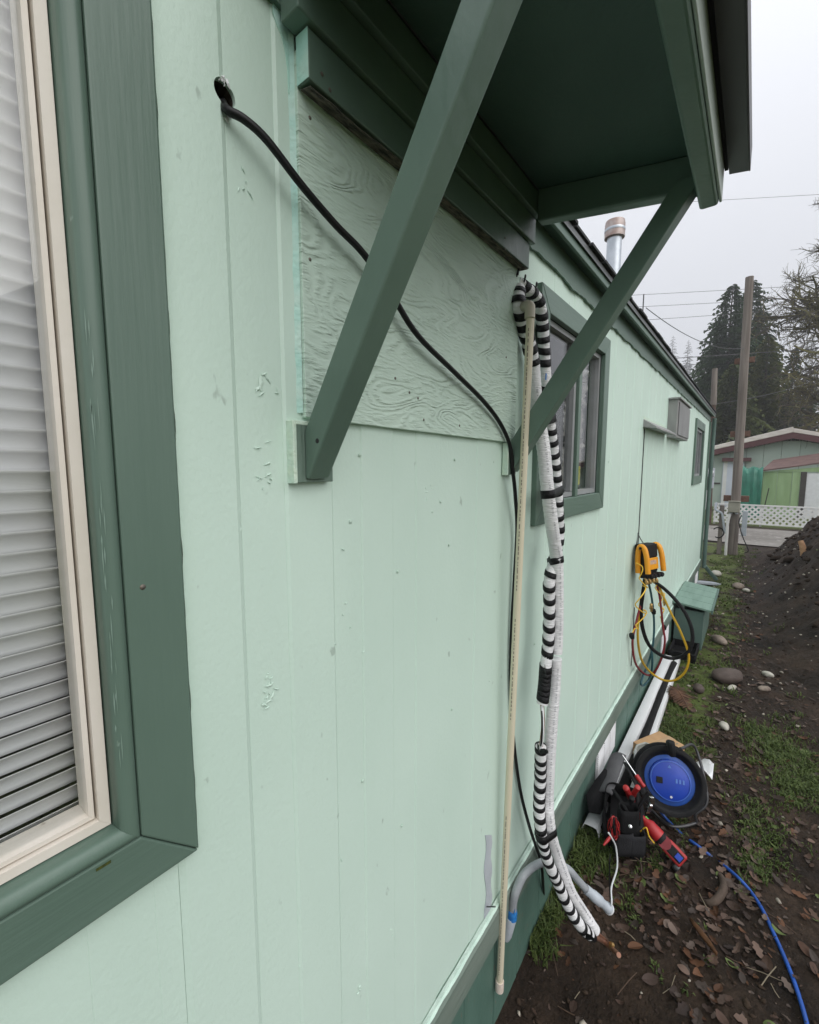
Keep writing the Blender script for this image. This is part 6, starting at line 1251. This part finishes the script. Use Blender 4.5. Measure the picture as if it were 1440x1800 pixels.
# ------------------------------------------------------------------ trees
def conifer(name, label, u, vtop, depth, wpx, seed, nb=190, col0=(0.014, 0.036, 0.014), col1=(0.046, 0.092, 0.028), droop=0.35, low=0.10, group='conifers behind the neighbour house', gaps=0.0):
    rt_ = random.Random(seed); base = ondepth(u, CY, depth); top = ondepth(u, vtop, depth); Ht = top.z; R0 = wpx / FPX * depth / 2
    root = thing(name, label, 'tree', (base.x, base.y, 0), group); bx_, by_ = top.x, top.y
    s = MB(); s.tube([(bx_, by_, -0.3), (bx_, by_, Ht * .5), (bx_, by_, Ht)], [Ht * 0.016, Ht * 0.010, 0.02], 8); s.build('trunk', bark, root, smooth=True)
    s = MB()
    for i in range(nb):
        t = low + (1 - low) * (i + rt_.random()) / nb; z = Ht * t; L_ = R0 * (1 - t) ** 0.62 * rt_.uniform(0.55, 1.15) + 0.12; az = i * 2.399 + rt_.uniform(-.4, .4)
        if gaps and rt_.random() < gaps: continue
        d = Vector((math.cos(az), math.sin(az), 0)); sd_ = Vector((-d.y, d.x, 0)); m_ = max(4, min(16, int(L_ / 0.26))); dr = droop * rt_.uniform(0.7, 1.3); P0 = Vector((bx_, by_, z))
        for j in range(1, m_ + 1):
            f = j / m_; P = P0 + d * L_ * f + Vector((0, 0, -dr * L_ * f * f + 0.10 * L_ * f)); wd = L_ * 0.30 * (1.05 - f * 0.8) + 0.10; k = rt_.random()
            c = tuple(a + (b - a) * (k * 0.6 + 0.4 * f) for a, b in zip(col0, col1))
            for sg_ in (-1, 1):
                for q in range(3):
                    e = P + sd_ * sg_ * wd * rt_.uniform(0.5, 1.1) + d * wd * rt_.uniform(0.1, 0.7) + Vector((0, 0, -wd * rt_.uniform(0.15, 0.75))); hw = 0.03 + 0.10 * wd
                    s.add([P - d * hw, P + d * hw + Vector((0, 0, 0.03)), e + d * hw * 0.3, e - d * hw * 0.5 - Vector((0, 0, hw * 0.6))], [(0, 1, 2, 3)], c)
        # tip
        P = P0 + d * L_ * 1.05 + Vector((0, 0, -dr * L_ + 0.1 * L_)); s.add([P0 + d * L_ * .9 + Vector((0, 0, -dr * L_ * .8)) + sd_ * 0.07, P0 + d * L_ * .9 + Vector((0, 0, -dr * L_ * .8)) - sd_ * 0.07, P], [(0, 1, 2)], c)
    s.build('crown', needle_attr, root, fixn=False)
    return root
conifer('conifer_tree', 'tall dark conifer left of the utility pole', 1289, 500, 30, 205, 1, 330, droop=0.45)
conifer('conifer_tree', 'tall dark conifer just right of the utility pole', 1326, 493, 32, 205, 2, 330, droop=0.45)
conifer('conifer_tree', 'broad lower conifer with drooping yellow green boughs right of the pole', 1352, 590, 28, 170, 3, 280, (0.034, 0.055, 0.010), (0.120, 0.135, 0.026), droop=0.75)
conifer('conifer_tree', 'slim dark conifer standing below the bare tree', 1398, 612, 31, 62, 4, 170, droop=0.4)
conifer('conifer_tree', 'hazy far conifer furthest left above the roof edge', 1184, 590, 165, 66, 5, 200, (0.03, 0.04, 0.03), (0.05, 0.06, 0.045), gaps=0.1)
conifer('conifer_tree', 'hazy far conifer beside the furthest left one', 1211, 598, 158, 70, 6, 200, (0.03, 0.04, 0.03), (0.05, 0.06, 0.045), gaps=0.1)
conifer('conifer_tree', 'mid distance conifer filling in behind the meter post', 1242, 610, 38, 120, 7, 200)
conifer('conifer_tree', 'rounded dark conifer behind the white roof', 1290, 640, 26.5, 190, 8, 240, (0.030, 0.050, 0.012), (0.088, 0.110, 0.026), droop=0.6)
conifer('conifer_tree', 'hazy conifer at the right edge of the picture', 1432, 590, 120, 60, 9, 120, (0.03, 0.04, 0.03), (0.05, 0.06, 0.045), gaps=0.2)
conifer('conifer_tree', 'dark conifer low behind the shed roof', 1420, 690, 27, 95, 10, 150)
conifer('conifer_tree', 'short dark conifer behind the white roof ridge', 1385, 690, 26, 70, 12, 150, (0.025, 0.036, 0.014), (0.06, 0.07, 0.026))
# mossy bare broadleaf tree reaching in from the right
bt = thing('bare_tree', 'bare mossy broadleaf tree reaching in from the right edge', 'tree', (0, 0, 0), None)
dep = 19.0; tb0 = ondepth(1490, 900, dep); tb0.z = 0; bt.location = tb0
tr2 = MB(); tw = MB(); rb_ = random.Random(21)
cmoss = [(0.16, 0.15, 0.065), (0.11, 0.095, 0.08), (0.17, 0.155, 0.07), (0.085, 0.075, 0.064)]
def grow(p, d, L_, r, lv):
    P = [p]; q = p.copy(); dd = d.copy(); n = 5
    for i in range(n):
        dd = (dd + Vector((rb_.gauss(0, .16), rb_.gauss(0, .16), rb_.gauss(0, .13) + (0.05 if lv < 3 else -0.02)))).normalized(); q = q + dd * L_ / n; P.append(q.copy())
    (tr2 if lv < 2 else tw).tube(P, [max(0.0045, r * (1 - 0.45 * i / n)) for i in range(n + 1)], 8 if lv < 2 else (4 if lv < 4 else 3), False, None if lv < 2 else cmoss[rb_.randrange(4)])
    if lv >= 5: return
    k = (6, 5, 5, 4, 4)[lv]
    for i in range(k):
        t = 0.35 + 0.65 * (i + rb_.random()) / k; j = min(n, int(t * n)); b_ = P[j]; ax = Vector((rb_.gauss(0, 1), rb_.gauss(0, 1), rb_.gauss(0, .6))).normalized(); nd = (P[j] - P[max(0, j - 1)]).normalized(); nd = (nd * 0.75 + ax * 0.75).normalized()
        grow(b_, nd, L_ * rb_.uniform(0.5, 0.72), r * 0.52, lv + 1)
LV = Vector((-RT.x, -RT.y, 0))
grow(tb0 + Vector((0, 0, 4.5)), Vector((0, 0, 1)), 4.2, 0.20, 0)
for hgt_, dz, Lb in ((4.2, 0.10, 2.4), (5.2, 0.25, 2.3), (6.4, 0.40, 2.3), (8.6, 0.5, 2.2), (6.0, 0.05, 2.4), (3.6, 0.30, 2.2), (7.4, 0.25, 2.3), (9.6, 0.4, 2.0), (10.6, 0.6, 1.8)):
    P = tb0 + Vector((0, 0, hgt_)); grow(P, (LV + Vector((rb_.gauss(0, .25), rb_.gauss(0, .25), dz))).normalized(), Lb, 0.12, 1)
tr2.tube([tb0 - Vector((0, 0, 0.3)), tb0 + Vector((0.1, 0, 4)), tb0 + Vector((0.0, 0.1, 8.5)), tb0 + Vector((0.1, 0, 13))], [0.28, 0.22, 0.13, 0.04], 10)
o = tr2.build('trunk', mat('mossy_bark', (0.055, 0.048, 0.034), (0.10, 0.10, 0.04), rough=0.9, nscale=2.5, bump=0.5, bscale=10), bt, smooth=True)
o = tw.build('crown', twig_attr, bt, fixn=False)
# undergrowth between the houses and trees
hb = MB(); rh = random.Random(31)
for _ in range(2600):
    u = rh.uniform(1160, 1560); dpt = rh.uniform(25, 31); p = ondepth(u, CY, dpt); z = rh.random() ** 1.3 * (3.4 + 1.2 * nz(u * 0.03, 2)); w = rh.uniform(0.12, 0.34); k = rh.random()
    n_ = Vector((rh.gauss(0, 1), rh.gauss(0, 1), rh.gauss(0, 1))).normalized(); a = n_.orthogonal().normalized() * w; b = n_.cross(a.normalized()) * w * 0.7; c = Vector((p.x, p.y, z))
    hb.add([c - a, c + b, c + a, c - b], [(0, 1, 2, 3)], (0.024 + 0.055 * k, 0.036 + 0.065 * k, 0.012 + 0.012 * k))
tag(hb.build('undergrowth', needle_attr, fixn=False), 'dark mass of undergrowth and low boughs behind the houses', 'undergrowth', kind='stuff')

# ================================================================== HAZE
hz = MB(); hz.box((-64, -110, -1.6), (190, 110, 42)); ho = hz.build('haze', mint); ho['kind'] = 'stuff'; tag(ho, 'thin pale winter mist over the whole yard', 'haze', kind='stuff')
hm = bpy.data.materials.new('pale_mist'); hm.use_nodes = True; nt = hm.node_tree; nt.nodes.clear()
oo = nt.nodes.new('ShaderNodeOutputMaterial'); pv = nt.nodes.new('ShaderNodeVolumePrincipled'); pv.inputs['Color'].default_value = (0.93, 0.94, 0.97, 1); pv.inputs['Density'].default_value = 0.0023; pv.inputs['Anisotropy'].default_value = 0.2
nt.links.new(pv.outputs[0], oo.inputs['Volume']); ho.data.materials.clear(); ho.data.materials.append(hm)
